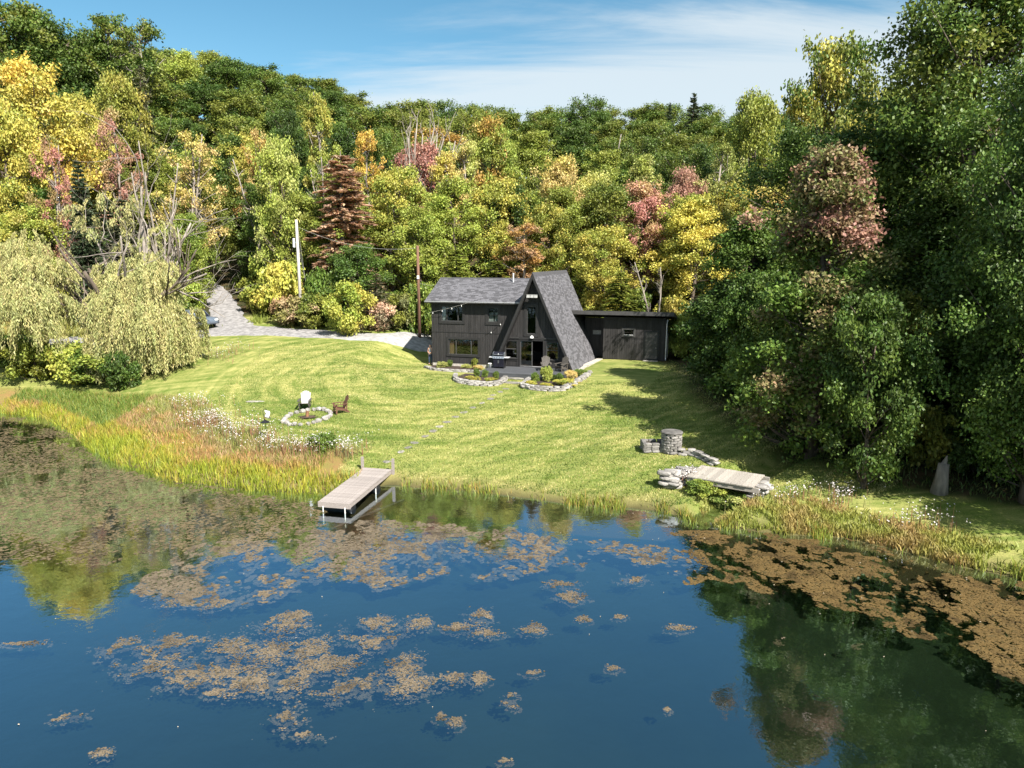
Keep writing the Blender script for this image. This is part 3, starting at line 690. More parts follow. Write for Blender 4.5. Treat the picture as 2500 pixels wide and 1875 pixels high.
BEDS = [('low dry stone border in front of the left half of the porch deck', [Z2(355, 955), Z2(347, 980), Z2(400, 1000), Z2(480, 1012), Z2(560, 1018), Z2(640, 1020), Z2(705, 1006), Z2(735, 975)], 3),
        ('curved dry stone border in front of the right half of the porch deck', [Z2(930, 985), Z2(870, 1030), Z2(930, 1046), Z2(1010, 1056), Z2(1100, 1062), Z2(1180, 1058), Z2(1240, 1030), Z2(1300, 995), Z2(1352, 962), Z2(1385, 935)], 3),
        ('low dry stone border below the wing wall and its concrete footing', [Z1(60, 1530), Z1(150, 1562), Z1(300, 1578), Z1(480, 1588), Z1(640, 1592), Z1(780, 1600)], 2)]
for lb, pts, n in BEDS: stone_wall(lb, [gnd(*q)[:2] for q in pts], n)
def bed_soil(pts):                         # dark mulch inside the borders
    P = [gnd(*q)[:2] for q in pts]; c = np.mean(P, axis=0); mb = MB(); ring = []
    vs = [(c[0], c[1], hz(*c) + .13)] + [(x, y, hz(x, y) + .07) for x, y in P]
    mb.add(vs, [(0, i, i % len(P) + 1) for i in range(1, len(P) + 1)]); return tag(mb.build('mulch_bed', M['mulch']), kind='structure')
bed_soil([Z2(360, 958), Z2(400, 990), Z2(560, 1008), Z2(700, 996), Z2(725, 968), Z2(650, 945), Z2(540, 935), Z2(430, 930)])
bed_soil([Z2(935, 985), Z2(885, 1025), Z2(1010, 1045), Z2(1180, 1045), Z2(1260, 1005), Z2(1340, 955), Z2(1290, 935), Z2(1180, 970), Z2(1050, 975)])
bed_soil([Z1(100, 1520), Z1(200, 1560), Z1(480, 1575), Z1(760, 1580), Z1(800, 1530), Z1(480, 1515), Z1(150, 1500)])
# porch steps and stepping stones
st = empty('stone_steps', gnd(*Z2(815, 985))); tag(st, 'pale stone slab steps between the two planted beds at the porch', 'steps')
for (px, py), s_ in (((815, 968), (2.3, 1.1, 1.9)), ((800, 1000), (2.6, 1.2, 1.2))):
    x, y, z = gnd(*Z2(px, py)); put_stone(FLAG, (x - st.location.x, y - st.location.y, z - st.location.z + .05), st, s_, -HT, .02)
pth = empty('stepping_stone_path', gnd(1100, 1000)); tag(pth, kind='structure')
ZP = lambda x, y: (600 + x * .2713, 850 + y * .2713)
SP = [Z2(740, 1040), Z2(697, 1062), Z2(645, 1088), Z2(625, 1118)] + [(x * K, y * K) for x, y in ((1060, 861), (1041, 871), (1021, 881), (1003, 891), (984, 900), (966, 911), (950, 921), (936, 931))] + \
     [ZP(1620, 790), ZP(1515, 852), ZP(1465, 893), ZP(1400, 935), ZP(1270, 1020)]
for q in SP:
    x, y, z = gnd(*q); put_stone(FLAG, (x - pth.location.x, y - pth.location.y, z - pth.location.z - .012), pth, (rq.uniform(.75, 1.2), rq.uniform(.75, 1.1), .7), rq.uniform(0, 3), .02)
x, y, z = gnd(*ZP(100, 482)); fs = link('flat_stone', FLAG[1]); fs.location = (x, y, z); fs.scale = (2.4, .9, .7); tag(fs, 'lone flat grey stone in the lawn left of the fire ring', 'stone')

# ------------------------------------------------------------------ fire ring
ZF = lambda x, y: (630 + x * .11302, 940 + y * .11302)
fx, fy, fz = gnd(*ZF(1070, 715))
fp = empty('fire_pit', (fx, fy, fz)); tag(fp, 'ring of pale round stones in the lawn, a fire pit', 'fire pit')
for k in range(24):
    a = 2 * math.pi * k / 24 + rq.uniform(-.05, .05); r_ = 1.38 + rq.uniform(-.08, .08); X, Y = fx + r_ * math.cos(a), fy + r_ * math.sin(a)
    s_ = rq.uniform(.65, 1.05); put_stone(ROUND, (X - fx, Y - fy, hz(X, Y) - fz + .1 * s_), fp, (s_ * 1.1, s_, s_ * .8), rq.uniform(0, 6), .2)
mb = MB()
for k in range(12):
    a = rq.uniform(0, 6.28); r_ = rq.uniform(.1, .3); p = Vector((math.cos(a) * r_, math.sin(a) * r_, .05)); d = Vector((math.cos(a + 1.2), math.sin(a + 1.2), rq.uniform(-.05, .12))) * rq.uniform(.25, .5)
    mb.tube([p - d, p + d], [.035, .025], 6)
o = mb.build('burnt_wood', M['charred']); o.location = (fx, fy, fz + .02); tag(o, 'heap of charred sticks in the middle of the fire ring', 'firewood')
o = MB().tube([(0, 0, 0), (.02, .02, .34)], [.11, .1], 9).build('firewood_log', M['log']); o.location = (fx - .03, fy + .05, fz + .05); tag(o, 'short upright brown log standing in the fire ring', 'log')

# ------------------------------------------------------------------ adirondack chairs (front faces -y)
def adirondack(name, label, loc, rz, mats, cat='chair', group='adirondack chairs'):
    e = empty(name, loc, rz); tag(e, label, cat, group); back, fr = M[mats[0]], M[mats[1]]
    for s_ in (-1, 1):
        MB().box(s_ * .3 - .02, s_ * .3 + .02, -.42, -.33, 0, .54).build('leg', fr, e)
        MB().prism([(s_ * .262 - .015, -.42, .27), (s_ * .262 - .015, -.42, .39), (s_ * .262 - .015, .22, .25), (s_ * .262 - .015, .52, .0), (s_ * .262 - .015, .36, .0), (s_ * .262 - .015, .1, .16)], (.03, 0, 0)).build('leg', fr, e)
        MB().prism([(s_ * .33 - .07, -.5, .545), (s_ * .33 + .07, -.5, .545), (s_ * .33 + .07, .05, .565), (s_ * .33 + .02, .34, .575), (s_ * .33 - .05, .34, .575), (s_ * .33 - .07, .05, .565)], (0, 0, .028)).build('armrest', fr, e)
        MB().box(s_ * .3 - .018, s_ * .3 + .018, .2, .27, .2, .56).build('arm_post', fr, e)
    for k in range(5):
        t_ = k / 4; MB().obox((0, -.41 + .5 * t_, .405 - .125 * t_), (.56, .11, .024), (R(-13), 0, 0)).build('seat_slat', fr, e)
    for k in range(6):
        u = (k - 2.5) / 2.5; hgt = .86 - .13 * u * u
        p = Vector((u * .2, .12, .26)); q = Vector((u * .265, .12 + hgt * math.sin(R(21)), .26 + hgt * math.cos(R(21))))
        MB().bar(p, q, .084, .022, (0, -1, .4)).build('back_slat', back, e)
    for z_ in (.42, .85):
        y_ = .12 + (z_ - .26) * math.tan(R(21)) + .03; MB().box(-.26, .26, y_, y_ + .025, z_ - .03, z_ + .03).build('back_rail', fr, e)
    return e
adirondack('adirondack_chair', 'dark weathered adirondack chair at the porch door, left of the pair', h2w(1.3, -.75, .0), -HT - R(-18), ('chair_dark', 'chair_dark'), group='adirondack chairs on the porch')
adirondack('adirondack_chair', 'dark weathered adirondack chair at the right end of the porch', h2w(2.5, -.6, .0), -HT - R(30), ('chair_dark', 'chair_dark'), group='adirondack chairs on the porch')
x, y, z = gnd(*ZF(985, 555)); adirondack('adirondack_chair', 'pale adirondack chair behind the fire ring facing the pond', (x, y + .4, hz(x, y + .4) - .01), R(6), ('chair_pale', 'chair_dark'), group='adirondack chairs by the fire ring')
x, y, z = gnd(*ZF(1700, 630)); adirondack('adirondack_chair', 'reddish brown adirondack chair at the right of the fire ring', (x + .25, y + .2, hz(x + .25, y + .2) - .01), R(-62), ('chair_brown', 'chair_brown'), group='adirondack chairs by the fire ring')

# ------------------------------------------------------------------ grill and bucket on the porch
g = empty('gas_grill', h2w(-2.4, -.5, 0), -HT); tag(g, 'black gas grill with silver side shelves on the porch deck', 'grill')
MB().box(-.42, .42, -.26, .26, .09, .74).build('cart', M['black'], g, bevel=.01)
for s_ in (-1, 1):
    d = MB().box(s_ * .21 - .2, s_ * .21 + .2, -.285, -.262, .12, .7).build('door', M['black_gloss'], g); MB().box(-s_ * -.03 - .012, s_ * .03 + .012, -.31, -.286, .4, .62).build('handle', M['steel'], d)
    MB().box(s_ * .6 - .17, s_ * .6 + .17, -.27, .25, .8, .86).build('side_shelf', M['galv'], g, bevel=.012)
    for y_ in (-.2, .2): MB().lathe([(.0, -.02), (.05, -.018), (.05, .018), (0, .02)], 12).build('wheel', M['black'], g).matrix_local = Matrix.Translation((s_ * .38, y_, .05)) @ Matrix.Rotation(R(90), 4, 'Y')
p = MB().prism([(-.44, -.34, .76), (-.44, -.28, .92), (-.44, .0, .92), (-.44, 0, .76)], (.88, 0, 0)).build('control_panel', M['steel'], g)
for k in range(4): MB().lathe([(0, -.02), (.035, -.02), (.03, .02), (0, .022)], 10).build('knob', M['black'], p).matrix_local = Matrix.Translation((-.3 + .2 * k, -.33, .83)) @ Matrix.Rotation(R(80), 4, 'X')
MB().prism([(-.42, -.28, .925), (-.42, -.27, 1.1), (-.42, -.16, 1.22), (-.42, .06, 1.25), (-.42, .22, 1.15), (-.42, .26, .925)], (.84, 0, 0)).build('lid', M['black_gloss'], g, bevel=.012)
for s_ in (-1, 1): MB().prism([(s_ * .435 - .014, -.285, .925), (s_ * .435 - .014, -.275, 1.11), (s_ * .435 - .014, -.16, 1.235), (s_ * .435 - .014, .06, 1.265), (s_ * .435 - .014, .23, 1.16), (s_ * .435 - .014, .265, .925)], (.028, 0, 0)).build('lid_end', M['steel'], g)
MB().tube([(-.36, -.33, 1.06), (.36, -.33, 1.06)], .018, 8).build('lid_handle', M['steel'], g)
MB().lathe([(.0, 0), (.04, .002), (.04, .012), (0, .014)], 12).build('badge', M['white'], g).matrix_local = Matrix.Translation((0, -.288, 1.1)) @ Matrix.Rotation(R(85), 4, 'X')
b = empty('bucket', h2w(-3.1, -.75, 0), 0); tag(b, 'small white bucket on the porch left of the grill', 'bucket')
MB().lathe([(.11, 0), (.145, .34), (.152, .345), (.152, .36), (.136, .36), (.104, .02), (.0, .02)], 18).build('body', M['white'], b, True)
MB().tube([(.15 * math.cos(a), .03, .33 - .12 * math.sin(a)) for a in np.linspace(0, math.pi, 9)], .005, 5).build('handle', M['steel'], b)

# ------------------------------------------------------------------ bird feeder on a hooked pole
x, y, z = gnd(657, 1078)
bf = empty('bird_feeder', (x, y, z), 0); tag(bf, 'white bird feeder with black cone baffle on a leaning hooked pole', 'bird feeder')
lean = Vector((-.16, .05, 1)).normalized()
P = [lean * t_ - Vector((0, 0, .1)) for t_ in (0, .9, 1.75)]; top = P[-1]
P += [top + Vector((-.06 * k_ * 0 + .13 * (1 - math.cos(a)), 0, .15 * math.sin(a))) for k_, a in enumerate(np.linspace(.3, 2.6, 7))]
MB().tube([tuple(p) for p in P], .014, 6).build('pole', M['black'], bf)
MB().lathe([(.245, -.03), (.25, -.02), (.02, .13), (.015, .16)], 20, tuple(lean * 1.08)).build('baffle', M['black'], bf)
hang = P[-1]
o = MB().obox((0, 0, -.22), (.2, .2, .26), (.15, .3, .5)).obox((0, 0, -.08), (.26, .28, .03), (.15, .3, .5)).build('seed_box', M['white'], bf); o.location = hang
o = MB().obox((0, 0, -.37), (.3, .3, .025), (.15, .3, .5)).build('tray', M['chair_dark'], bf); o.location = hang

# ------------------------------------------------------------------ floating dock
A0 = np.array(at(781, 1220, .44)); A1 = np.array(at(852, 1233, .44)); B1 = np.array(at(955, 1150, .5)); B0 = np.array(at(892, 1141, .5))
c0 = (A0 + A1) / 2; c1 = (B0 + B1) / 2; ln = float(np.linalg.norm(c1 - c0)); ang = math.atan2(*(c1 - c0)[::-1])
dkk = empty('floating_dock', (c0[0], c0[1], 0), ang); tag(dkk, 'weathered grey plank dock floating at the lawn edge', 'dock')
wd = 1.46; slope = .0
n = int(ln / .142); zt = lambda x: .4 + .025 * x
PL = [MB().box(0, .133, -wd / 2, wd / 2, -.036, 0, rs.random()).mesh('plank', M['dock_wood']) for _ in range(6)]
for k in range(n):
    o = link('plank', rq.choice(PL), None, dkk); o.location = (k * .142, rq.uniform(-.008, .008), zt(k * .142) + .036 + rq.uniform(-.002, .002)); o.rotation_euler = (0, -.025, 0)
for s_ in (-1, 1): MB().prism([(0, s_ * (wd / 2 - .03) - .02, zt(0) - .005), (ln, s_ * (wd / 2 - .03) - .02, zt(ln) - .005), (ln, s_ * (wd / 2 - .03) - .02, zt(ln) - .17), (0, s_ * (wd / 2 - .03) - .02, zt(0) - .17)], (0, .04, 0), .5).build('side_board', M['dock_wood'], dkk)
MB().box(-.04, -.002, -wd / 2 - .01, wd / 2 + .01, .2, .435, .6).build('end_board', M['dock_wood'], dkk)
for x_ in (.5, 3.2):
    MB().lathe([(.0, -.66), (.2, -.66), (.25, -.62), (.27, -.2), (.25, 0), (.27, .2), (.25, .62), (.2, .66), (0, .66)], 16).build('barrel_float', M['black'], dkk, True).matrix_local = Matrix.Translation((x_, 0, .03)) @ Matrix.Rotation(R(90), 4, 'X')
for x_, y_ in ((-.06, -.5), (-.06, .5), (2.6, -.76)): MB().tube([(x_, y_, -.6), (x_, y_, .25)], .024, 8).build('pipe_leg', M['white'], dkk)
for s_ in (-1, 1): MB().box(ln - .1, ln + .02, s_ * (wd / 2 + .06) - .055, s_ * (wd / 2 + .06) + .055, -.2, 1.08, .3).build('post', M['dock_wood'], dkk)
o = MB().tube([(0, 0, 0), (-4.2, 0, 0)], .05, 8).build('sunken_pole', M['chair_dark']); px_, py_ = at(985, 1220, -.05); qx, qy = at(865, 1268, -.05)
o.location = (px_, py_, -.055); o.rotation_euler = (0, 0, math.atan2(py_ - qy, px_ - qx)); tag(o, 'sunken wooden pole lying in the water beside the dock', 'pole')

# ------------------------------------------------------------------ foot bridge over the brook
zb = 1.1
C4 = [np.array(at(*q, zb)) for q in ((1673.6, 1164), (1856.6, 1190), (1877, 1163), (1715.6, 1134))]
fl_, fr_, br_, bl_ = C4; ctr = sum(C4) / 4; U = ((fr_ - fl_) + (br_ - bl_)) / 2; bl_len = float(np.linalg.norm(U)); ba = math.atan2(U[1], U[0]); bw = float(abs(np.cross(U / bl_len, ((bl_ - fl_) + (br_ - fr_)) / 2)))
bg_ = empty('foot_bridge', (ctr[0], ctr[1], 0), ba); tag(bg_, 'weathered plank foot bridge over the brook mouth at the right', 'bridge')
PLB = [MB().box(0, .228, -bw / 2, bw / 2, -.05, 0, rs.random()).mesh('plank', M['bridge_wood']) for _ in range(6)]
n = int(bl_len / .24)
for k in range(n):
    o = link('plank', rq.choice(PLB), None, bg_); o.location = (-bl_len / 2 + k * .24, rq.uniform(-.015, .015), zb + rq.uniform(-.004, .004))
for y_ in (-bw / 2 + .1, 0, bw / 2 - .1): MB().box(-bl_len / 2, bl_len / 2, y_ - .05, y_ + .05, zb - .26, zb - .052, .4).build('beam', M['bridge_wood'], bg_)
def cairn(label, pts, n, h, name='stone_abutment'):
    P = [gnd(*q) for q in pts]; c = np.mean(P, axis=0); e = empty(name, (c[0], c[1], hz(c[0], c[1]))); tag(e, label, 'stone wall', 'stone piles at the foot bridge')
    for k in range(n):
        a = rq.random(); i = rq.randrange(len(P) - 1); x = P[i][0] * (1 - a) + P[i + 1][0] * a + rq.uniform(-.2, .2); y = P[i][1] * (1 - a) + P[i + 1][1] * a + rq.uniform(-.15, .15)
        put_stone(SLAB, (x - c[0], y - c[1], hz(x, y) - e.location.z + .05 + h * (k // 6) * .11), e, (rq.uniform(.8, 1.7), rq.uniform(.9, 1.5), rq.uniform(.9, 1.4)), ba + rq.uniform(-.4, .4), .1)
ZB = lambda x, y: (1500 + x * .2712, 1000 + y * .2712)
cairn('stacked flat stones under the left end of the foot bridge', [ZB(430, 720), ZB(520, 700), ZB(620, 660)], 40, 1)
cairn('stacked flat stones under the right end of the foot bridge', [ZB(1250, 790), ZB(1320, 770), ZB(1340, 740)], 26, 1)
x, y, z = gnd(*ZB(690, 545)); o = link('flat_stone', FLAG[2]); o.location = (x, y, z + .02); o.scale = (2.6, 1.9, .9); tag(o, 'pale stone slab at the left end of the foot bridge', 'stone')

# round stone pillar with a trough and a low wall
def round_stack(e, cx_, cy_, r_, h, n_ring, course=.13, skip=None):
    k = 0; z = 0
    while z < h:
        for i in range(n_ring):
            a = 2 * math.pi * (i + .5 * (k % 2)) / n_ring + rq.uniform(-.08, .08)
            put_stone(GREY, (cx_ + (r_ - .13) * math.cos(a), cy_ + (r_ - .13) * math.sin(a), z + .05), e, (.8 * 2 * math.pi * r_ / n_ring / .42, .85, 1.1), a + R(90), .05)
        z += course; k += 1
x, y, z = gnd(*ZB(530, 415)); y += .5
wl = empty('stone_pillar', (x, y, hz(x, y))); tag(wl, 'round dry stone pillar with flat cap standing on the lawn', 'stone pillar')
round_stack(wl, 0, 0, .5, .95, 8); MB().lathe([(.0, 0), (.38, 0), (.38, .93), (0, .94)], 14).build('core', M['stone_grey'], wl)
cap = MB().lathe([(.25, 0), (.54, .0), (.56, .04), (.52, .08), (0, .09)], 13).build('cap', M['stone_grey'], wl); cap.location = (0, 0, .98)
x2, y2, z2 = gnd(*ZB(365, 385)); y2 += .35
tr = empty('stone_trough', (x2, y2, hz(x2, y2))); tag(tr, 'low square dry stone trough left of the round stone pillar', 'stone trough')
for k in range(4):
    for i in range(3):
        for (ax, ay, rz) in ((-.42 + .42 * i, -.4, 0), (-.42 + .42 * i, .4, 0), (-.5, -.3 + .3 * i, R(90)), (.5, -.3 + .3 * i, R(90))):
            put_stone(GREY, (ax + rq.uniform(-.03, .03), ay, .05 + .12 * k), tr, (.85, .6, 1.05), rz, .05)
MB().box(-.42, .42, -.33, .33, 0, .35).build('soil', M['mulch'], tr)
stone_wall('low curved stone wall from the round pillar to the foot bridge', [gnd(*ZB(x, y))[:2] for x, y in ((610, 410), (680, 410), (740, 425), (800, 455), (850, 480), (880, 495))], 3, .4, 'stone_wall', 'dry stone walls')

# ------------------------------------------------------------------ utility poles
x, y, z = gnd(1097 / 2212 * 0 + 735, 772); D_ = 66
px0, py0, pz0 = at_d(734, 745, 66.5); pz = hz(px0, py0); ptop = at_d(732, 538, 66.5)[2]
up = empty('utility_pole', (px0, py0, pz)); tag(up, 'tall pale grey utility pole beside the drive', 'utility pole', 'utility poles')
MB().tube([(0, 0, -.4), (0, 0, (ptop - pz) * .5), (0, 0, ptop - pz)], [.16, .14, .11], 12).build('pole', M['pole_grey'], up, True)
MB().lathe([(.0, 0), (.11, .0), (.12, .05), (.12, .75), (.1, .82), (0, .83)], 12, (-.33, 0, ptop - pz - 2.5)).build('transformer', M['galv'], up)
MB().box(-.3, 0, -.03, .03, ptop - pz - 2.1, ptop - pz - 2.0).build('bracket', M['steel'], up)
gx_, gy_, gz_ = gnd(760, 782)
for k, off in enumerate((0, .35)):
    e_ = empty('guy_wire', (gx_ + off * .5, gy_, hz(gx_ + off * .5, gy_))); tag(e_, ('upper', 'lower')[k] + ' guy wire with yellow guard anchored right of the pale pole', 'guy wire', 'guy wires of the pale pole')
    a_ = Vector((px0 + .1, py0, pz + (ptop - pz) * (.93 - .18 * k))) - Vector(e_.location)
    MB().tube([(0, 0, -.1), tuple(a_)], .016, 5).build('wire', M['cable'], e_); q = a_.normalized(); MB().tube([tuple(q * .15), tuple(q * 2.4)], .04, 6).build('guard', M['yellow_guard'], e_)
bx, by, bz = at_d(1023, 752, 65); bz = hz(bx, by); bt = at_d(1024, 600, 65)[2]
bp = empty('utility_pole', (bx, by, bz)); tag(bp, 'reddish brown utility pole with small white sign behind the wing', 'utility pole', 'utility poles')
MB().tube([(0, 0, -.4), (0, 0, bt - bz)], [.15, .11], 12).build('pole', M['pole_brown'], bp, True)
sz_ = at_d(1023, 676, 65)[2] - bz
MB().box(-.1, .1, -.19, -.16, sz_ - .16, sz_ + .14).build('sign', M['white'], bp)
def wire(label, a, b_, sag, r_=.014):
    a, b_ = Vector(a), Vector(b_); P = [a.lerp(b_, k / 12) - Vector((0, 0, sag * 4 * k / 12 * (1 - k / 12))) - a for k in range(13)]
    o = MB().tube([tuple(p) for p in P], r_, 5).build('overhead_wire', M['cable']); o.location = a; tag(o, label, 'wire', 'service wires')
wire('thin service wire from the brown pole down to the wing roof', (bx, by, bz + sz_ - .5), h2w(-9.1, 5.0, 6.2), .25)
wire('thin service wire between the pale pole and the brown pole', (px0, py0, ptop - .6), (bx, by, bt - .2), .8, .012)

# ------------------------------------------------------------------ parked car behind the willow
def car(label, loc, rz, paint):
    e = empty('parked_car', loc, rz); tag(e, label, 'car')
    pm, t, b, o = new_mat('car_paint'); b.inputs['Base Color'].default_value = rgb(paint); b.inputs['Roughness'].default_value = .25; b.inputs['Coat Weight'].default_value = .6; b.inputs['Metallic'].default_value = .3
    prof = [(-2.2, .35), (-2.25, .62), (-2.1, .9), (-1.3, 1.0), (-.7, 1.02), (1.9, 1.0), (2.2, .92), (2.25, .5), (2.15, .3)]
    def loft(pr, ws, name, mat, par):
        mb = MB(); n = len(pr); lay = []
        for f_, sc_ in ws: lay += [(x_, f_, .62 + (z_ - .62) * sc_) for x_, z_ in pr]
        fs = [tuple(range(n))] + [tuple(range((len(ws) - 1) * n, len(ws) * n))] + [(k * n + i, k * n + (i + 1) % n, (k + 1) * n + (i + 1) % n, (k + 1) * n + i) for k in range(len(ws) - 1) for i in range(n)]
        return mb.add(lay, fs).build(name, mat, par, True)
    bd = loft(prof, ((-.86, .75), (-.9, .95), (-.6, 1.0), (.6, 1), (.9, .95), (.86, .75)), 'body', pm, e)
    loft([(-1.25, 1.0), (-.55, 1.5), (.1, 1.58), (1.3, 1.55), (2.0, 1.0)], ((-.74, 1), (-.62, 1.03), (.62, 1.03), (.74, 1)), 'cabin', pm, e)
    gm_ = M['black_gloss']
    MB().prism([(-1.24, -.6, 1.03), (-1.24, .6, 1.03), (-.6, .55, 1.5), (-.6, -.55, 1.5)], (-.03, 0, .02)).build('windscreen', gm_, e)
    for s_ in (-1, 1):
        MB().prism([(-1.0, s_ * .745, 1.06), (1.75, s_ * .745, 1.06), (1.2, s_ * .69, 1.48), (-.5, s_ * .69, 1.46)], (0, s_ * .015, 0)).build('side_window', gm_, e)
        MB().obox((-2.2, s_ * .62, .74), (.08, .34, .14), (0, .2, 0)).build('headlight', M['white'], e)
        for x_ in (-1.4, 1.35):
            tyre = MB().lathe([(.2, -.1), (.32, -.1), (.34, -.06), (.34, .06), (.32, .1), (.2, .1)], 20).build('wheel', M['black'], e, True); tyre.matrix_local = Matrix.Translation((x_, s_ * .82, .34)) @ Matrix.Rotation(R(90), 4, 'X')
            MB().lathe([(0, -.105), (.2, -.105), (.2, .105), (0, .105)], 14).build('rim', M['steel'], tyre)
x, y, z = gnd(478, 800); car('blue grey car parked on the gravel behind the willow', (x, y, hz(x, y) + .05), R(150), (.16, .2, .26))

# ------------------------------------------------------------------ person leaning at the wing corner
def person(label, loc, rz):
    e = empty('person', loc, rz); tag(e, label, 'person')
    def skin(name, V, E, Rr, mat, sub=2):
        me = bpy.data.meshes.new(name); me.from_pydata(V, E, []); me.materials.append(mat); o = link(name, me, None, e)
        m = o.modifiers.new('skin', 'SKIN'); m.use_smooth_shade = True
        for i, r_ in enumerate(Rr): me.skin_vertices[0].data[i].radius = r_ if isinstance(r_, tuple) else (r_, r_); me.skin_vertices[0].data[i].use_root = (i == 0)
        o.modifiers.new('sub', 'SUBSURF').levels = sub; o.modifiers['sub'].render_levels = sub; return o
    sk = plain('skin', (.52, .32, .24), .5, .05, bmp=0); jean = plain('denim', (.05, .07, .13), .8, .2); top_ = plain('grey_top', (.3, .31, .34), .8, .1); card = plain('cardigan', (.32, .17, .12), .9, .2); hair = plain('hair', (.12, .05, .03), .6, .3); shoe = M['black']
    # one body: pelvis root, spine, head, legs, arms folded in front of the waist, fingers
    V = [(0, 0, .93), (0, 0, 1.12), (0, -.01, 1.33), (0, 0, 1.42), (0, -.01, 1.5), (0, -.03, 1.58), (0, -.02, 1.66)]; E = [(0, 1), (1, 2), (2, 3), (3, 4), (4, 5), (5, 6)]
    Rr = [(.16, .11), (.13, .095), (.15, .1), (.07, .06), (.05, .05), (.078, .09), (.06, .07)]
    for s_ in (-1, 1):
        b0 = len(V); V += [(s_ * .09, 0, .85), (s_ * .1, -.02 - .03 * (s_ > 0), .48), (s_ * .1, .0, .1), (s_ * .11, -.14, .04)]; E += [(0, b0), (b0, b0 + 1), (b0 + 1, b0 + 2), (b0 + 2, b0 + 3)]; Rr += [.085, .058, .042, .035]
        a0 = len(V); V += [(s_ * .17, 0, 1.36), (s_ * .24, .02, 1.1), (s_ * .1, -.17, 1.0), (s_ * .04, -.21, .99)]; E += [(2, a0), (a0, a0 + 1), (a0 + 1, a0 + 2), (a0 + 2, a0 + 3)]; Rr += [.052, .042, .032, .03]
        for f_ in range(4): k = len(V); V += [(s_ * (-.01 + .0), -.225 + .0, 1.01 - .018 * f_), (s_ * (-.05), -.215, .995 - .018 * f_)]; E += [(a0 + 3, k), (k, k + 1)]; Rr += [.009, .008]
        k = len(V); V += [(s_ * .04, -.235, 1.03)]; E += [(a0 + 3, k)]; Rr += [.01]
    skin('body', V, E, Rr, sk)
    skin('jeans', [(0, 0, .96), (-.09, 0, .85), (-.1, -.02, .48), (-.1, 0, .12), (.09, 0, .85), (.1, -.05, .48), (.1, 0, .12)], [(0, 1), (1, 2), (2, 3), (0, 4), (4, 5), (5, 6)], [(.172, .12), .1, .075, .06, .1, .075, .06], jean)
    skin('top', [(0, 0, .93), (0, 0, 1.15), (0, -.01, 1.36)], [(0, 1), (1, 2)], [(.165, .122), (.145, .11), (.16, .11)], top_)
    for s_ in (-1, 1):
        skin('sleeve', [(s_ * .15, .01, 1.37), (s_ * .24, .02, 1.1), (s_ * .11, -.16, 1.0)], [(0, 1), (1, 2)], [.07, .056, .046], card)
        skin('cardigan', [(s_ * .12, .03, 1.38), (s_ * .14, .04, 1.1), (s_ * .16, .04, .6)], [(0, 1), (1, 2)], [(.09, .1), (.075, .11), (.075, .12)], card)
        MB().obox((s_ * .105, -.06, .035), (.085, .24, .07)).build('shoe', shoe, e, True, .02)
        MB().lathe([(0, -.009), (.009, 0), (0, .009)], 8, (s_ * .032, -.112, 1.585)).build('eye', M['black'], e)
        MB().lathe([(0, -.03), (.016, -.01), (.014, .02), (0, .03)], 8, (s_ * .082, -.02, 1.575)).build('ear', sk, e)
    MB().add([(-.014, -.108, 1.55), (.014, -.108, 1.55), (0, -.138, 1.552), (0, -.11, 1.6)], [(0, 1, 2), (0, 2, 3), (1, 3, 2), (0, 3, 1)]).build('nose', sk, e)
    MB().obox((0, -.112, 1.522), (.045, .012, .012)).build('mouth', plain('lips', (.4, .12, .1), .5, .05, bmp=0), e)
    skin('hair', [(0, .01, 1.66), (0, .045, 1.56), (0, .07, 1.4), (0, .08, 1.22)], [(0, 1), (1, 2), (2, 3)], [(.088, .085), (.1, .075), (.11, .05), (.09, .03)], hair)
    return e
x, y, z = h2w(-9.26, 2.15); person('woman in tan cardigan and jeans leaning at the wing corner', (x, y, hz(x, y)), R(-20))
# ------------------------------------------------------------------ vegetation prototypes
def unit(a): return a / np.maximum(np.linalg.norm(a, axis=-1, keepdims=True), 1e-9)
def leaves(rng, C, Nn, size, elong=1.5, fold=.35, rnd=None, tint=None, dirs=None):
    """folded diamond leaf sprays: centres C, normals Nn -> V, F, attrs"""
    n = len(C); size = np.broadcast_to(np.asarray(size, float), (n,))[:, None]
    t = rng.normal(size=(n, 3)) if dirs is None else dirs + .25 * rng.normal(size=(n, 3))
    t = unit(t - Nn * (t * Nn).sum(1, keepdims=True)) if dirs is None else unit(t)
    b_ = unit(np.cross(Nn, t))
    lift = Nn * size * fold * rng.uniform(-.6, 1, (n, 1))
    V = np.stack([C - t * size * elong * .5, C + b_ * size * .5 + lift, C + t * size * elong * .5, C - b_ * size * .5 + lift], 1).reshape(-1, 3)
    F = np.arange(4 * n).reshape(n, 4)
    F = np.concatenate([F[:, [0, 1, 2]], F[:, [0, 2, 3]]])
    rnd = rng.random(n) if rnd is None else rnd; tint = np.zeros(n) if tint is None else tint
    return V, F, dict(rnd=np.repeat(rnd, 4), tint=np.repeat(tint, 4))
def leaf_mesh(name, *a, **k):
    me = np_mesh(name, *leaves(*a, **k)[:2], leaves.last if False else None); return me
def mk_leaf(name, rng, C, Nn, size, **k):
    V, F, A = leaves(rng, C, Nn, size, **k); me = np_mesh(name, V, F, A); me.materials.append(M['leaf']); return me
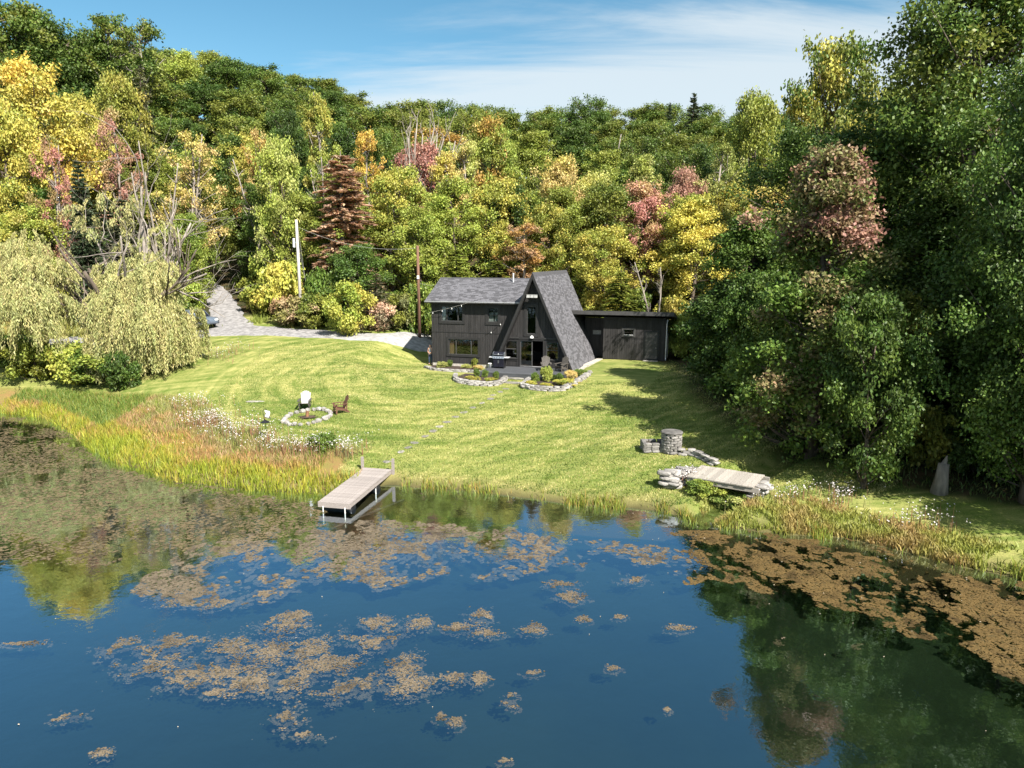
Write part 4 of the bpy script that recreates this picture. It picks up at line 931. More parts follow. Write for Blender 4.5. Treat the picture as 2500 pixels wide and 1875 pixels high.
def limb(mb, rng, p, d, ln, r, depth, spread=.6, n=5, up=.15, kids=3, curve=.25, taper=.35):
    p = np.array(p, float); d = np.array(d, float); P = [p.copy()]; RR = [r]; seg = ln / n
    for i in range(n):
        d = unit(d + rng.normal(size=3) * curve * .5 + np.array([0, 0, up * .3])); p = p + d * seg; P.append(p.copy()); RR.append(r * (1 - (1 - taper) * (i + 1) / n))
    mb.tube(P, RR, 5 if r < .07 else 7)
    ends = [(P[-1], d)]
    if depth > 0:
        for k in range(kids):
            i = rng.integers(max(1, n // 3), n + 1); dd = unit(d + rng.normal(size=3) * spread)
            ends += limb(mb, rng, P[i], dd, ln * rng.uniform(.45, .7), RR[i] * .65, depth - 1, spread, max(3, n - 1), up, kids, curve, taper)
    return ends
def crown_profile(kind, t):
    if kind == 'round': return np.sin(np.pi * np.clip(.1 + .85 * t, 0, 1)) ** .6
    if kind == 'oval': return np.sin(np.pi * np.clip(.12 + .83 * t ** .8, 0, 1)) ** .75
    if kind == 'spire': return np.sin(np.pi * np.clip(.3 + .7 * t ** .75, 0, 1)) ** .8 + .06
    if kind == 'spread': return np.sin(np.pi * np.clip(.18 + .72 * t ** 1.3, 0, 1)) ** .6
    return np.clip(1.05 - t, .05, 1) ** .8
PROTO = {}
def broad(key, seed, H, Rr, base, ncl, nleaf, ls, prof='round', bark='bark', sparse=0.0, top_tint=False, flat=.6, crad=(.17, .3)):
    rng = np.random.default_rng(seed); mb = MB()
    wob = rng.normal(size=(6, 2)) * .02 * H; wob[0] = 0
    TP = [np.array([wob[i, 0] * i / 5, wob[i, 1] * i / 5, H * .9 * i / 5 - .3 * (i == 0)]) for i in range(6)]
    mb.tube(TP, [H * .02 * (1 - .8 * i / 5) + .02 for i in range(6)], 8)
    t = rng.random(ncl) ** .85; z = H * (base + (1 - base) * t) ; r = crown_profile(prof, t) * Rr * np.sqrt(rng.uniform(.15, 1, ncl)) * rng.uniform(.75, 1.12, ncl)
    th = np.arange(ncl) * 2.39996 + rng.normal(size=ncl) * .3
    lob = 1 + .3 * np.sin(th * 3 + seed) * np.cos(z * .9 + seed); out_ = rng.random(ncl) < .28; lob = np.where(out_, lob * rng.uniform(1.05, 1.4, ncl), lob)
    C = np.c_[r * lob * np.cos(th), r * lob * np.sin(th), z]
    cr = Rr * rng.uniform(crad[0], crad[1], ncl) * np.where(out_, .65, 1); up_ = out_ & (t > .6); C[up_, 2] += rng.uniform(.02, .09, up_.sum()) * H
    C[:, 2] = np.minimum(C[:, 2], H * 1.03 - cr * flat)
    for i in range(ncl):
        if rng.random() < .6:
            z0 = max(H * base * .6, C[i, 2] - np.hypot(C[i, 0], C[i, 1]) * rng.uniform(.4, .9)); k = np.clip(z0 / (H * .9) * 5, 0, 4.99); j = int(k); p0 = TP[j] * (1 - k + j) + TP[j + 1] * (k - j)
            m_ = (p0 + C[i]) / 2 + np.array([0, 0, -.04 * H * rng.random()]) + rng.normal(size=3) * .02 * H
            rr = min(H * .0065, .085) * rng.uniform(.6, 1.1); mb.tube([p0, m_, C[i]], [rr, rr * .7, rr * .25], 5)
    per = rng.multinomial(nleaf, cr ** 2 / (cr ** 2).sum()); cl = np.repeat(np.arange(ncl), per); n = len(cl)
    d = unit(rng.normal(size=(n, 3)) + np.array([0, 0, .35])); rad = cr[cl] * rng.uniform(.12, 1, n) ** .42
    P = C[cl] + d * rad[:, None] * np.array([1.12, 1.12, flat]) + rng.normal(size=(n, 3)) * .06 * Rr
    Nn = unit(d * .45 + np.array([0, 0, .45]) + rng.normal(size=(n, 3)) * .85)
    ctint = np.clip(rng.random(ncl) * 1.5 - .55, 0, 1)[cl]
    if top_tint: ctint = np.clip(sstep(.35, 1.0, P[:, 2] / H) * .85 + 1.2 * (rng.random(ncl)[cl] - .6) + .5 * (rng.random(n) - .5), 0, 1)
    keep = rng.random(n) > sparse
    rnd = np.clip(.5 + .35 * (rng.random(ncl)[cl] - .5) + .6 * (rng.random(n) - .5), 0, 1)
    cm = mk_leaf('crown', rng, P[keep], Nn[keep], ls * rng.uniform(.6, 1.3, n)[keep], rnd=rnd[keep], tint=ctint[keep])
    PROTO[key] = (mb.mesh('trunk', M[bark], True), cm, H, Rr)
def conifer(key, seed, H, Rr, base, nper, ls, dens=1.0, bark='bark', droop=.25, ragged=.3, shape=.75):
    rng = np.random.default_rng(seed); mb = MB(); mb.tube([(0, 0, -.3), (.03 * H * rng.normal() * .3, 0, H * .5), (0, 0, H)], [.018 * H, .011 * H, .01], 8)
    Cs = []; Ds = []; z = H * base
    while z < H * .985:
        t = (z / H - base) / (1 - base); Lb = Rr * (1 - t) ** shape * (1 if t > .08 else .75)
        for k in range(nper):
            a = rng.uniform(0, 6.283); l_ = Lb * rng.uniform(1 - ragged, 1.1) + .1; d = np.array([math.cos(a), math.sin(a), -droop * rng.uniform(.2, 1.2) + .25 * t]); 
            if l_ > .5: mb.tube([(0, 0, z), tuple(np.array([0, 0, z]) + d * l_ * .9)], [.012 + .004 * l_, .006], 4)
            m_ = max(3, int(l_ / (ls * .42) * 3 * dens)); s_ = rng.uniform(.1, 1, m_) ** .7
            side = np.array([-d[1], d[0], 0]); off = rng.uniform(-1, 1, m_) * .3 * l_ * (1.05 - s_)
            p = np.array([0, 0, z]) + d * (l_ * s_)[:, None] + side * off[:, None]; p[:, 2] -= .12 * l_ * s_ ** 2 + rng.uniform(0, .15, m_)
            Cs.append(p); Ds.append(np.repeat(d[None], m_, 0) + side * np.sign(off)[:, None] * .7)
        z += H * .022 * rng.uniform(.7, 1.3)
    C = np.concatenate(Cs); D_ = unit(np.concatenate(Ds)); n = len(C)
    Nn = unit(np.array([0, 0, 1.0]) + rng.normal(size=(n, 3)) * .35)
    cm = mk_leaf('crown', rng, C, Nn, ls * rng.uniform(.6, 1.2, n) * .55, elong=3.0, dirs=D_, tint=np.clip(rng.random(n) * 1.5 - .6, 0, 1))
    PROTO[key] = (mb.mesh('trunk', M[bark], True), cm, H, Rr)
def snag(key, seed, H, Rr, stems, depth, kids=4, lean=.12):
    rng = np.random.default_rng(seed); mb = MB()
    for s_ in range(stems):
        d = unit(np.array([rng.normal() * lean, rng.normal() * lean, 1])); x0 = rng.normal(size=2) * .12 * (stems > 1)
        n = 8; P = [np.array([x0[0], x0[1], -.3])]; h = H * rng.uniform(.75, 1); RR = [.014 * H + .03]
        for i in range(n): d = unit(d + rng.normal(size=3) * np.array([.07, .07, .02])); P.append(P[-1] + d * h / n); RR.append((.014 * H + .03) * (1 - .68 * (i + 1) / n))
        mb.tube(P, RR, 7)
        for k in range(kids * 3):
            i = rng.integers(3, n + 1); a = rng.uniform(0, 6.28)
            limb(mb, rng, P[i], (math.cos(a) * .8, math.sin(a) * .8, rng.uniform(.25, .9)), Rr * rng.uniform(.35, .9) * (1.2 - .6 * i / n), max(RR[i] * .6, .05), depth, .55, 5, .2, 2, .3, .35)
    PROTO[key] = (mb.mesh('trunk', M['bark_pale'], True), None, H, Rr)
broad('oak1', 1, 15, 5.0, .22, 130, 26000, .19, crad=(.11, .22)); broad('oak2', 2, 16, 4.6, .25, 120, 25000, .19, 'oval', crad=(.11, .22)); broad('oak3', 3, 14, 5.2, .2, 135, 26000, .19, 'spread', crad=(.1, .21))
broad('maple1', 4, 14, 4.0, .16, 115, 22000, .165, 'oval', crad=(.12, .24)); broad('maple2', 5, 13, 4.2, .12, 115, 22000, .165, 'round', crad=(.12, .24)); broad('slim1', 6, 16, 2.9, .2, 90, 16000, .16, 'oval', 'bark_pale', .2, crad=(.14, .28))
broad('slim2', 7, 15, 2.6, .25, 75, 13000, .155, 'round', 'bark_pale', .25, crad=(.16, .3)); broad('airy', 8, 16, 3.6, .25, 70, 11000, .165, 'oval', 'bark_pale', .3, crad=(.11, .2))
broad('big1', 9, 26, 7.6, .13, 190, 62000, .2, 'oval', crad=(.11, .2)); broad('big2', 10, 24, 7.0, .08, 180, 60000, .19, 'round', crad=(.11, .21))
broad('ash', 12, 18.5, 4.6, .06, 170, 52000, .17, 'spire', crad=(.12, .22), top_tint=True); broad('under', 13, 9, 3.6, .06, 80, 20000, .16, 'round', crad=(.16, .28))
conifer('hemlock', 14, 15, 3.6, .08, 6, .42, 1.15, ragged=.45, shape=.58); conifer('spruce', 15, 13, 2.6, .04, 8, .4, 1.1, droop=.1, ragged=.15); conifer('rusty', 16, 17, 3.7, .06, 7, .42, 1.2, ragged=.55, shape=.42, bark='bark_pale')
conifer('pine', 17, 18, 2.8, .35, 5, .5, .9, droop=-.1, ragged=.45); conifer('scrub', 18, 8, 2.8, .06, 4, .35, .22, ragged=.5, droop=.12)
snag('snag_many', 20, 15, 5.0, 8, 1, 3, .2); snag('snag_one', 21, 16, 2.4, 1, 1, 3, .06); snag('snag_two', 22, 14, 3.2, 2, 1, 3, .14)
for k in range(3): broad(f'bush{k}', 30 + k, 2.6, 1.9, .05, 34, 6500, .16, 'round', crad=(.2, .36), flat=.8)
broad('bush_round', 35, 4.0, 2.3, .08, 46, 9500, .15, 'round', crad=(.2, .32), flat=.8)

# leaf colours (what the leaves are)
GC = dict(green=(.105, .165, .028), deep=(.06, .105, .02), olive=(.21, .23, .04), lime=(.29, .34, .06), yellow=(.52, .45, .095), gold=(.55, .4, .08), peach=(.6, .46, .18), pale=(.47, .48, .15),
          orange=(.44, .24, .06), red=(.42, .19, .15), pink=(.5, .24, .2), rust=(.52, .35, .24), brown=(.36, .23, .12), pine=(.07, .11, .055), grey=(.19, .19, .11), willow=(.47, .43, .18), dusk=(.38, .2, .15))
NAMEC = dict(green='green', deep='dark green', olive='olive green', lime='lime green', yellow='yellow', gold='golden yellow', peach='peach yellow', pale='pale yellow-green', orange='orange', red='red', pink='pinkish red', rust='rusty brown', brown='brown', pine='blue-green', grey='grey-green', dusk='dusky red', willow='straw yellow')
rt_ = np.random.default_rng(77)
ALL_TREES = []
def tree(key, x, y, hgt, wid, c1, c2, label=None, name='tree', cat='tree', group=None, rz=None, sink=0.0):
    tm, cm, H, Rr = PROTO[key]
    e = empty(name, (x, y, hz(x, y) - sink), rt_.uniform(0, 6.28) if rz is None else rz); e.scale = (wid / Rr, wid / Rr, hgt / H)
    tag(e, label, cat, group); link('trunk', tm, None, e)
    if cm is not None:
        cr = link('crown', cm, None, e); j = 1 + .12 * rt_.normal(); j2 = 1 + .12 * rt_.normal()
        cr.color = rgb([q * j for q in GC[c1]]); cr['second_colour'] = [q * j2 for q in GC[c2]]
    ALL_TREES.append((e, x, y)); return e
def ptree(key, px, vtop, hw, D, c1, c2, label, name='tree', group='trees at the forest edge', cat='tree'):
    """a tree measured in the photograph (2212 px wide scale): top, half width, depth"""
    X, Y, Z = at_d(px * K, vtop * K, D); z0 = hz(X, Y)
    return tree(key, X, Y, max(2.5, Z - z0), max(.8, hw * K / F_PX * D), c1, c2, label, name, cat, group)
E1 = [
 ('maple1', 60, 150, 105, 74, 'yellow', 'gold', 'broad golden yellow maple high at the left edge, below the green oaks'),
 ('maple2', 5, 240, 85, 68, 'yellow', 'lime', 'yellow-green maple cut off by the left edge of the picture'),
 ('maple2', 60, 455, 75, 66, 'lime', 'yellow', 'lime green tree at the far left, low behind the willow'),
 ('maple1', 175, 218, 62, 82, 'yellow', 'olive', 'yellow maple above the dead branches of the willow'),
 ('maple2', 255, 170, 66, 90, 'olive', 'yellow', 'olive yellow tree below the skyline, left of the grey-green hemlock'),
 ('airy', 105, 300, 44, 66, 'red', 'olive', 'slender tree with red leaves left of the small spruce'),
 ('airy', 240, 242, 50, 78, 'dusk', 'peach', 'dusky pink tree crown above the willow'),
 ('spruce', 165, 340, 46, 64, 'pine', 'grey', 'small dark spruce standing behind the willow'),
 ('hemlock', 262, 425, 80, 63, 'grey', 'pine', 'grey-green hemlock directly behind the bare willow limbs'),
 ('hemlock', 300, 140, 48, 92, 'grey', 'olive', 'tall grey-green hemlock under the left skyline'),
 ('airy', 408, 290, 66, 75, 'peach', 'yellow', 'thin straw-yellow tree left of the dark gap above the drive'),
 ('maple1', 500, 300, 48, 92, 'deep', 'green', 'dark green tree above the dark gap where the drive enters the wood'),
 ('slim1', 548, 405, 40, 76, 'green', 'deep', 'slim green tree right of the drive opening'),
 ('maple2', 600, 312, 58, 71, 'lime', 'pale', 'bright lime green tree behind the pale utility pole'),
 ('airy', 555, 285, 40, 80, 'orange', 'peach', 'thin tree with orange leaves and bare twigs above the drive'),
 ('slim1', 688, 215, 40, 80, 'lime', 'yellow', 'tall slim yellow-green tree topped by a dead spike'),
 ('rusty', 735, 325, 98, 69, 'rust', 'brown', 'large rusty brown hemlock between the two utility poles'),
 ('slim2', 790, 292, 36, 79, 'gold', 'orange', 'golden tree peeping out right of the rusty hemlock'),
 ('pine', 832, 340, 46, 81, 'pine', 'deep', 'blue-green pine left of the bare many-stemmed tree'),
 ('maple2', 905, 322, 66, 80, 'red', 'dusk', 'red maple crown at the foot of the bare many-stemmed tree'),
 ('maple2', 862, 372, 72, 74, 'lime', 'yellow', 'yellow-green tree right of the rusty hemlock'),
 ('slim1', 962, 340, 44, 77, 'yellow', 'peach', 'slender yellow tree right of the red maple'),
 ('slim2', 1004, 312, 38, 80, 'pale', 'peach', 'pale slender tree above the left end of the wing roof'),
 ('maple1', 905, 455, 66, 69, 'lime', 'olive', 'lime green tree behind the brown utility pole'),
 ('maple1', 1060, 268, 66, 83, 'lime', 'orange', 'lime tree turning orange above the wing roof'),
 ('maple2', 1075, 400, 70, 73, 'yellow', 'lime', 'yellow-green tree directly above the wing roof'),
 ('pine', 1110, 425, 40, 77, 'pine', 'green', 'dark blue-green pine left of the peach-coloured maple'),
 ('slim2', 1132, 490, 48, 69, 'brown', 'orange', 'small brown and orange tree behind the wing chimney pipe'),
 ('maple1', 1215, 350, 64, 75, 'peach', 'yellow', 'peach yellow maple behind the A-frame peak'),
 ('maple2', 1285, 385, 60, 76, 'pale', 'yellow', 'pale yellow maple right of the A-frame peak'),
 ('maple2', 1305, 498, 74, 67, 'yellow', 'lime', 'bright yellow tree close behind the right roof slope'),
 ('slim1', 1388, 345, 50, 77, 'pale', 'lime', 'pale yellow-green slim tree above the pink maple'),
 ('maple1', 1392, 402, 64, 73, 'pink', 'peach', 'pinkish red maple behind the annex'),
 ('maple2', 1482, 378, 50, 75, 'dusk', 'rust', 'dark rusty red tree right of the pink maple'),
 ('maple1', 1505, 432, 80, 68, 'yellow', 'lime', 'tall yellow tree behind the right end of the annex'),
 ('hemlock', 1342, 585, 70, 63.5, 'lime', 'olive', 'light green hemlock behind the left part of the annex roof'),
 ('airy', 1562, 318, 62, 75, 'pale', 'lime', 'pale thin-leaved tree left of the big shaded trees'),
 ('maple2', 1640, 215, 70, 86, 'olive', 'lime', 'olive green tree on the skyline left of the tall right-hand trees'),
 ('hemlock', 985, 535, 74, 66, 'lime', 'olive', 'light green hemlock just left of the wing roof'),
 ('hemlock', 1075, 560, 66, 68, 'olive', 'lime', 'olive hemlock behind the middle of the wing roof'),
 ('under', 402, 470, 46, 72, 'lime', 'green', 'yellow-green small tree at the left side of the drive mouth'),
 ('under', 770, 535, 66, 67, 'green', 'deep', 'dense dark green small tree under the rusty hemlock'),
 ('scrub', 812, 590, 66, 65, 'grey', 'brown', 'grey twiggy half-dead hemlock left of the brown utility pole'),
 ('maple1', 1460, 500, 60, 71, 'olive', 'yellow', 'olive tree behind the bare twigs at the annex'),
 ('maple2', 1190, 450, 56, 71, 'olive', 'yellow', 'olive yellow tree left of the A-frame peak'),
 ('maple1', 660, 430, 56, 72, 'olive', 'lime', 'olive tree between the lime tree and the rusty hemlock'),
]
for k, px, vt, hw, D, c1, c2, lb in E1:
    nm = {'hemlock': 'hemlock_tree', 'rusty': 'hemlock_tree', 'scrub': 'hemlock_tree', 'spruce': 'spruce_tree', 'pine': 'pine_tree', 'maple1': 'maple_tree', 'maple2': 'maple_tree'}.get(k, 'tree')
    ptree(k, px, vt, hw, D, c1, c2, lb, nm)
for k, px, vt, hw, D, lb in [('snag_many', 890, 192, 84, 77, 'bare pale many-stemmed dead tree above the red maple'), ('snag_one', 688, 140, 26, 79.5, 'bare dead spike rising from the slim yellow-green tree'),
                             ('snag_one', 310, 250, 34, 65, 'tall pale dead trunk behind the willow'), ('snag_two', 330, 300, 50, 66, 'forked pale dead trunk behind the willow'), ('snag_one', 405, 235, 40, 74.5, 'bare dead trunk standing in the straw-yellow tree'),
                             ('snag_two', 560, 300, 46, 77, 'forked bare dead tree above the drive'), ('snag_two', 1420, 538, 40, 63, 'bare grey dead conifer behind the annex roof'), ('snag_one', 105, 255, 34, 66.6, 'pale dead trunk in the slender red tree'),
                             ('snag_one', 1325, 255, 30, 100, 'thin bare trunk high on the slope behind the A-frame'), ('snag_two', 700, 300, 40, 78.5, 'bare crooked branches beside the slim yellow-green tree')]:
    ptree(k, px, vt, hw, D, 'grey', 'grey', lb, 'dead_tree', 'dead bare trees')
# right-hand wood
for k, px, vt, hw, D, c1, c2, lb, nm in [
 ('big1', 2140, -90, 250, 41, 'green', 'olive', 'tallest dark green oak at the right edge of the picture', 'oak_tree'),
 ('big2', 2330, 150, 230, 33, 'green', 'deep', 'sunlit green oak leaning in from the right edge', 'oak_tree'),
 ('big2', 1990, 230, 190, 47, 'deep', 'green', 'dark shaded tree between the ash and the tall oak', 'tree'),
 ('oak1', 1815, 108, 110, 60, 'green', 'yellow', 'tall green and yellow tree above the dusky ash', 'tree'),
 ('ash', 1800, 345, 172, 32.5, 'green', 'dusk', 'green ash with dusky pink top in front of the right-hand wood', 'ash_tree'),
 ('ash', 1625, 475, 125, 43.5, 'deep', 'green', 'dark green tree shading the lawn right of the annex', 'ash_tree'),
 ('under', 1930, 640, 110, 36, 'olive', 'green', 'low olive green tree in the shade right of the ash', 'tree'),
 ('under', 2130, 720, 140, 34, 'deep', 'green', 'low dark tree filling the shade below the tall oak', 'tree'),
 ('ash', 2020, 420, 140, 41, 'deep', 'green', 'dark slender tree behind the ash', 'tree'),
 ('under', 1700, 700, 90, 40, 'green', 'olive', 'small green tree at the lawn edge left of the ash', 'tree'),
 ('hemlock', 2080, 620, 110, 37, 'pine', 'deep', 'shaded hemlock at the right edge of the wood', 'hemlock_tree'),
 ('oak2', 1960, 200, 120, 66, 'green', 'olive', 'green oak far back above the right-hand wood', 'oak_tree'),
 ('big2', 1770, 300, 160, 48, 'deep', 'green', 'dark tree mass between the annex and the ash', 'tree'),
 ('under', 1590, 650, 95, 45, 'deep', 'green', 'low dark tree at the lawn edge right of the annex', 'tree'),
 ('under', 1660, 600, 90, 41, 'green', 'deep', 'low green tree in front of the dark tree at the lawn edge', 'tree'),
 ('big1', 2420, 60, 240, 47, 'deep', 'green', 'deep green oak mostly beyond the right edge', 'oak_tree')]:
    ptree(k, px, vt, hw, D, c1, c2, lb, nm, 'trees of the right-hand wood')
# more trees of the right bank just outside the picture: they shade the bank and stand mirrored in the pond
for k, x, y, h_, w_, lb in [('big2', 22.6, 29.5, 17, 4.2, 'green tree at the right edge above the shaded bank'), ('under', 15.2, 29.6, 8, 2.0, 'low dark tree between the ash and the pale stump'), ('big2', 20.6, 27.4, 15, 3.2, 'slim dark tree cut off by the right edge above the bank'), ('big2', 23.6, 23.4, 14, 3.4, 'tree low over the water just outside the right edge')]:
    tree(k, x, y, h_, w_, 'green', 'deep', lb, 'oak_tree', 'tree', 'trees of the right-hand wood')
# oaks and airy trees of the left skyline
for k, px, vt, hw, D, c1, c2, lb, nm in [
 ('oak1', 30, 25, 110, 104, 'green', 'olive', 'big green oak at the top left corner', 'oak_tree'), ('oak3', 140, 60, 100, 108, 'green', 'deep', 'broad green oak second from the left on the skyline', 'oak_tree'),
 ('oak2', 215, 85, 70, 112, 'green', 'olive', 'green oak third from the left on the skyline', 'oak_tree'), ('slim2', 300, 58, 60, 104, 'green', 'olive', 'airy tall tree with see-through crown on the left skyline', 'tree'),
 ('slim2', 228, 40, 52, 110, 'green', 'olive', 'thin-crowned tree rising left of the airy skyline tree', 'tree'),
 ('pine', 1500, 198, 34, 128, 'pine', 'grey', 'dark pine standing out of the skyline above the annex', 'pine_tree'), ('pine', 1448, 218, 20, 130, 'pine', 'grey', 'small dark pine on the skyline above the annex', 'pine_tree')]:
    ptree(k, px, vt, hw, D, c1, c2, lb, nm, 'skyline trees')
# the wooded slope: rows of trees uphill, each a thing of its own
ROWS = [(77, 'low on the slope behind the first trees', 5.8, (.30, .45)), (86, 'on the lower slope', 5.9, (.22, .3)), (96, 'halfway up the slope', 6.0, (.15, .2)), (107, 'on the upper slope', 6.2, (.1, .12)), (119, 'high on the slope', 6.6, (.08, .1)), (132, 'just below the skyline', 7.0, (.06, .08)), (146, 'along the skyline', 6.2, (.06, .06))]
for y0, where, step, (py, pw) in ROWS:
    half = .78 * y0 + 4; xs = np.arange(-half, half * .92, step); cnt = {}
    for x in xs:
        x = x + rt_.uniform(-1.9, 1.9); y = y0 + rt_.uniform(-4, 4)
        if y0 < 80 and -38 < x < -24.5: continue                         # the drive climbs here
        q = rt_.random()
        if q < py: c1, c2 = ('yellow', 'lime') if rt_.random() < .5 else (('peach', 'lime') if rt_.random() < .4 else ('lime', 'yellow'))
        elif q < py + pw * .1: c1, c2 = ('orange', 'olive') if rt_.random() < .5 else ('dusk', 'olive')
        elif q < py + pw: c1, c2 = 'lime', 'olive'
        elif q < .72: c1, c2 = 'green', ('olive' if rt_.random() < .7 else 'deep')
        elif q < .86: c1, c2 = 'olive', 'green'
        else: c1, c2 = 'deep', 'green'
        k = ['oak1', 'oak2', 'oak3', 'maple1', 'maple2', 'airy'][int(rt_.choice(6, p=[.27, .22, .24, .13, .1, .04]))]
        if rt_.random() < .04: k, c1, c2 = 'hemlock', 'pine', 'grey'
        cnt[c1] = cnt.get(c1, 0) + 1
        nm = {'oak1': 'oak_tree', 'oak2': 'oak_tree', 'oak3': 'oak_tree', 'maple1': 'maple_tree', 'maple2': 'maple_tree', 'hemlock': 'hemlock_tree'}.get(k, 'tree')
        hgt = rt_.uniform(11.5, 15.5) if y0 > 90 else rt_.uniform(9.5, 13)
        tree(k, x, y, hgt if y0 < 115 else rt_.uniform(12, 14.5), rt_.uniform(3.0, 4.5) if y0 < 115 else rt_.uniform(4.4, 5.8), c1, c2, f"{ordinal(cnt[c1])} {NAMEC[c1]} tree from the left {where}", nm, 'tree', 'trees on the wooded slope')
# shrubs along the wood edge and the drive
BUSH = [(750, 615, 48, 62.5, 'bush_round', 'lime', 'yellow', 'round yellow-green bush on the grass between the utility poles'),
 (603, 575, 46, 69.5, 'bush0', 'yellow', 'lime', 'bright yellow shrub left of the pale utility pole'), (575, 555, 38, 76.5, 'bush1', 'lime', 'olive', 'lime shrub at the right side of the drive mouth'),
 (588, 618, 34, 71, 'bush2', 'green', 'lime', 'green shrub low at the right of the drive'), (648, 645, 44, 66, 'bush0', 'olive', 'rust', 'olive and rusty shrub at the foot of the pale utility pole'),
 (618, 660, 30, 67, 'bush1', 'brown', 'olive', 'brownish low shrub at the bend of the drive'), (680, 640, 40, 65.5, 'bush2', 'olive', 'green', 'olive shrub at the guy wires'),
 (700, 590, 40, 67, 'bush1', 'green', 'olive', 'green shrub right of the pale utility pole'), (860, 640, 40, 66, 'bush0', 'olive', 'grey', 'olive shrub at the foot of the brown utility pole'),
 (915, 620, 34, 66, 'bush2', 'green', 'lime', 'green shrub behind the left wing corner'), (820, 655, 34, 65, 'bush1', 'rust', 'grey', 'rusty low shrub under the twiggy hemlock'),
 (396, 605, 36, 70.5, 'bush1', 'lime', 'green', 'lime shrub at the left side of the drive'), (378, 650, 30, 69, 'bush0', 'green', 'lime', 'green shrub between the willow and the drive'),
 (210, 760, 72, 53, 'bush_round', 'green', 'lime', 'dark green round bush under the willow'), (150, 745, 50, 53, 'bush1', 'lime', 'yellow', 'yellow-green bush at the left under the willow'),
 (70, 740, 50, 54, 'bush2', 'olive', 'lime', 'olive bush at the left edge behind the shore grass'), (20, 735, 50, 56, 'bush0', 'green', 'deep', 'dark bush cut off by the left edge'), (260, 800, 34, 51, 'bush2', 'deep', 'green', 'small dark bush right of the round bush under the willow'),
 (1480, 690, 40, 60, 'bush0', 'lime', 'olive', 'lime shrub behind the right end of the annex'), (1520, 670, 50, 62, 'bush1', 'olive', 'lime', 'olive shrub right of the annex'), (1560, 690, 50, 58, 'bush2', 'green', 'olive', 'green shrub in the shade right of the annex'),
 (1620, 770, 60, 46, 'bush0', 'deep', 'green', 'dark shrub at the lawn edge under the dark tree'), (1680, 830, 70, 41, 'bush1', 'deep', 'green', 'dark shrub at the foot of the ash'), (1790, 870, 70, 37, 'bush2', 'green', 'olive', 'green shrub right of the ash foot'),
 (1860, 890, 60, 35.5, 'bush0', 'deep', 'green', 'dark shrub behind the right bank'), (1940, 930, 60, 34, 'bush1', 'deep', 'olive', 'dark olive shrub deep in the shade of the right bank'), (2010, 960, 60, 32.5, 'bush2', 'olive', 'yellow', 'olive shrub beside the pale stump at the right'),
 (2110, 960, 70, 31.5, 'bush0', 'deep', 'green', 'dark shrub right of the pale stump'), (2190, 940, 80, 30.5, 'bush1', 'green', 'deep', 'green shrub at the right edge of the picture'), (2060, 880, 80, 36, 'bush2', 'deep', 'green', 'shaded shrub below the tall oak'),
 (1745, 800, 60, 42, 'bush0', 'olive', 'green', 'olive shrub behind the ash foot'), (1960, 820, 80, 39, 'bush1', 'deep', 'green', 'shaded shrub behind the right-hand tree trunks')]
for px, vt, hw, D, k, c1, c2, lb in BUSH: ptree(k, px, vt, hw, D, c1, c2, lb, 'shrub', 'shrubs along the edge of the wood', 'shrub')
cnt = {}
for x in np.arange(-62, 62, 3.4):
    if -34 < x < -20.5: continue
    x = x + rt_.uniform(-1, 1); y = (69.5 if x < 12 else 67) + rt_.uniform(-1.5, 3); c1, c2 = [('lime', 'olive'), ('olive', 'yellow'), ('green', 'olive'), ('yellow', 'lime'), ('deep', 'green')][int(rt_.integers(5))]; cnt[c1] = cnt.get(c1, 0) + 1
    tree(f'bush{int(rt_.integers(3))}', x, y, rt_.uniform(2, 3.8), rt_.uniform(1.6, 2.6), c1, c2, f"{ordinal(cnt[c1])} {NAMEC[c1]} undergrowth shrub from the left at the forest foot", 'shrub', 'shrub', 'undergrowth at the forest foot')
for x, y, c1, c2, lb in [(-25.4, 73, 'lime', 'yellow', 'lime shrub on the right verge where the drive starts to climb'), (-27.4, 77.5, 'olive', 'lime', 'olive shrub on the right verge of the climbing drive'), (-29.2, 81.5, 'green', 'olive', 'green shrub on the right verge near the top of the drive'), (-34.6, 74.5, 'lime', 'olive', 'lime shrub on the left verge of the climbing drive'), (-36.8, 79, 'green', 'deep', 'dark shrub on the left verge near the top of the drive')]:
    tree('bush1', x, y, 2.6, 1.9, c1, c2, lb, 'shrub', 'shrub', 'shrubs along the drive')
# stump
x, y, z = at_d(2035 * K, 1000 * K, 29.8); sg = empty('tree_stump', (x, y, hz(x, y))); tag(sg, 'pale broken stump lit by the sun in the right-hand wood', 'stump')
MB().tube([(0, 0, -.1), (.05, 0, .6), (.1, .03, 1.25)], [.36, .26, .21], 11).build('trunk', M['bark_pale'], sg, True); MB().tube([(.1, .03, 1.2), (.2, .02, 1.6)], [.13, .02], 6).build('splinter', M['bark_pale'], sg)

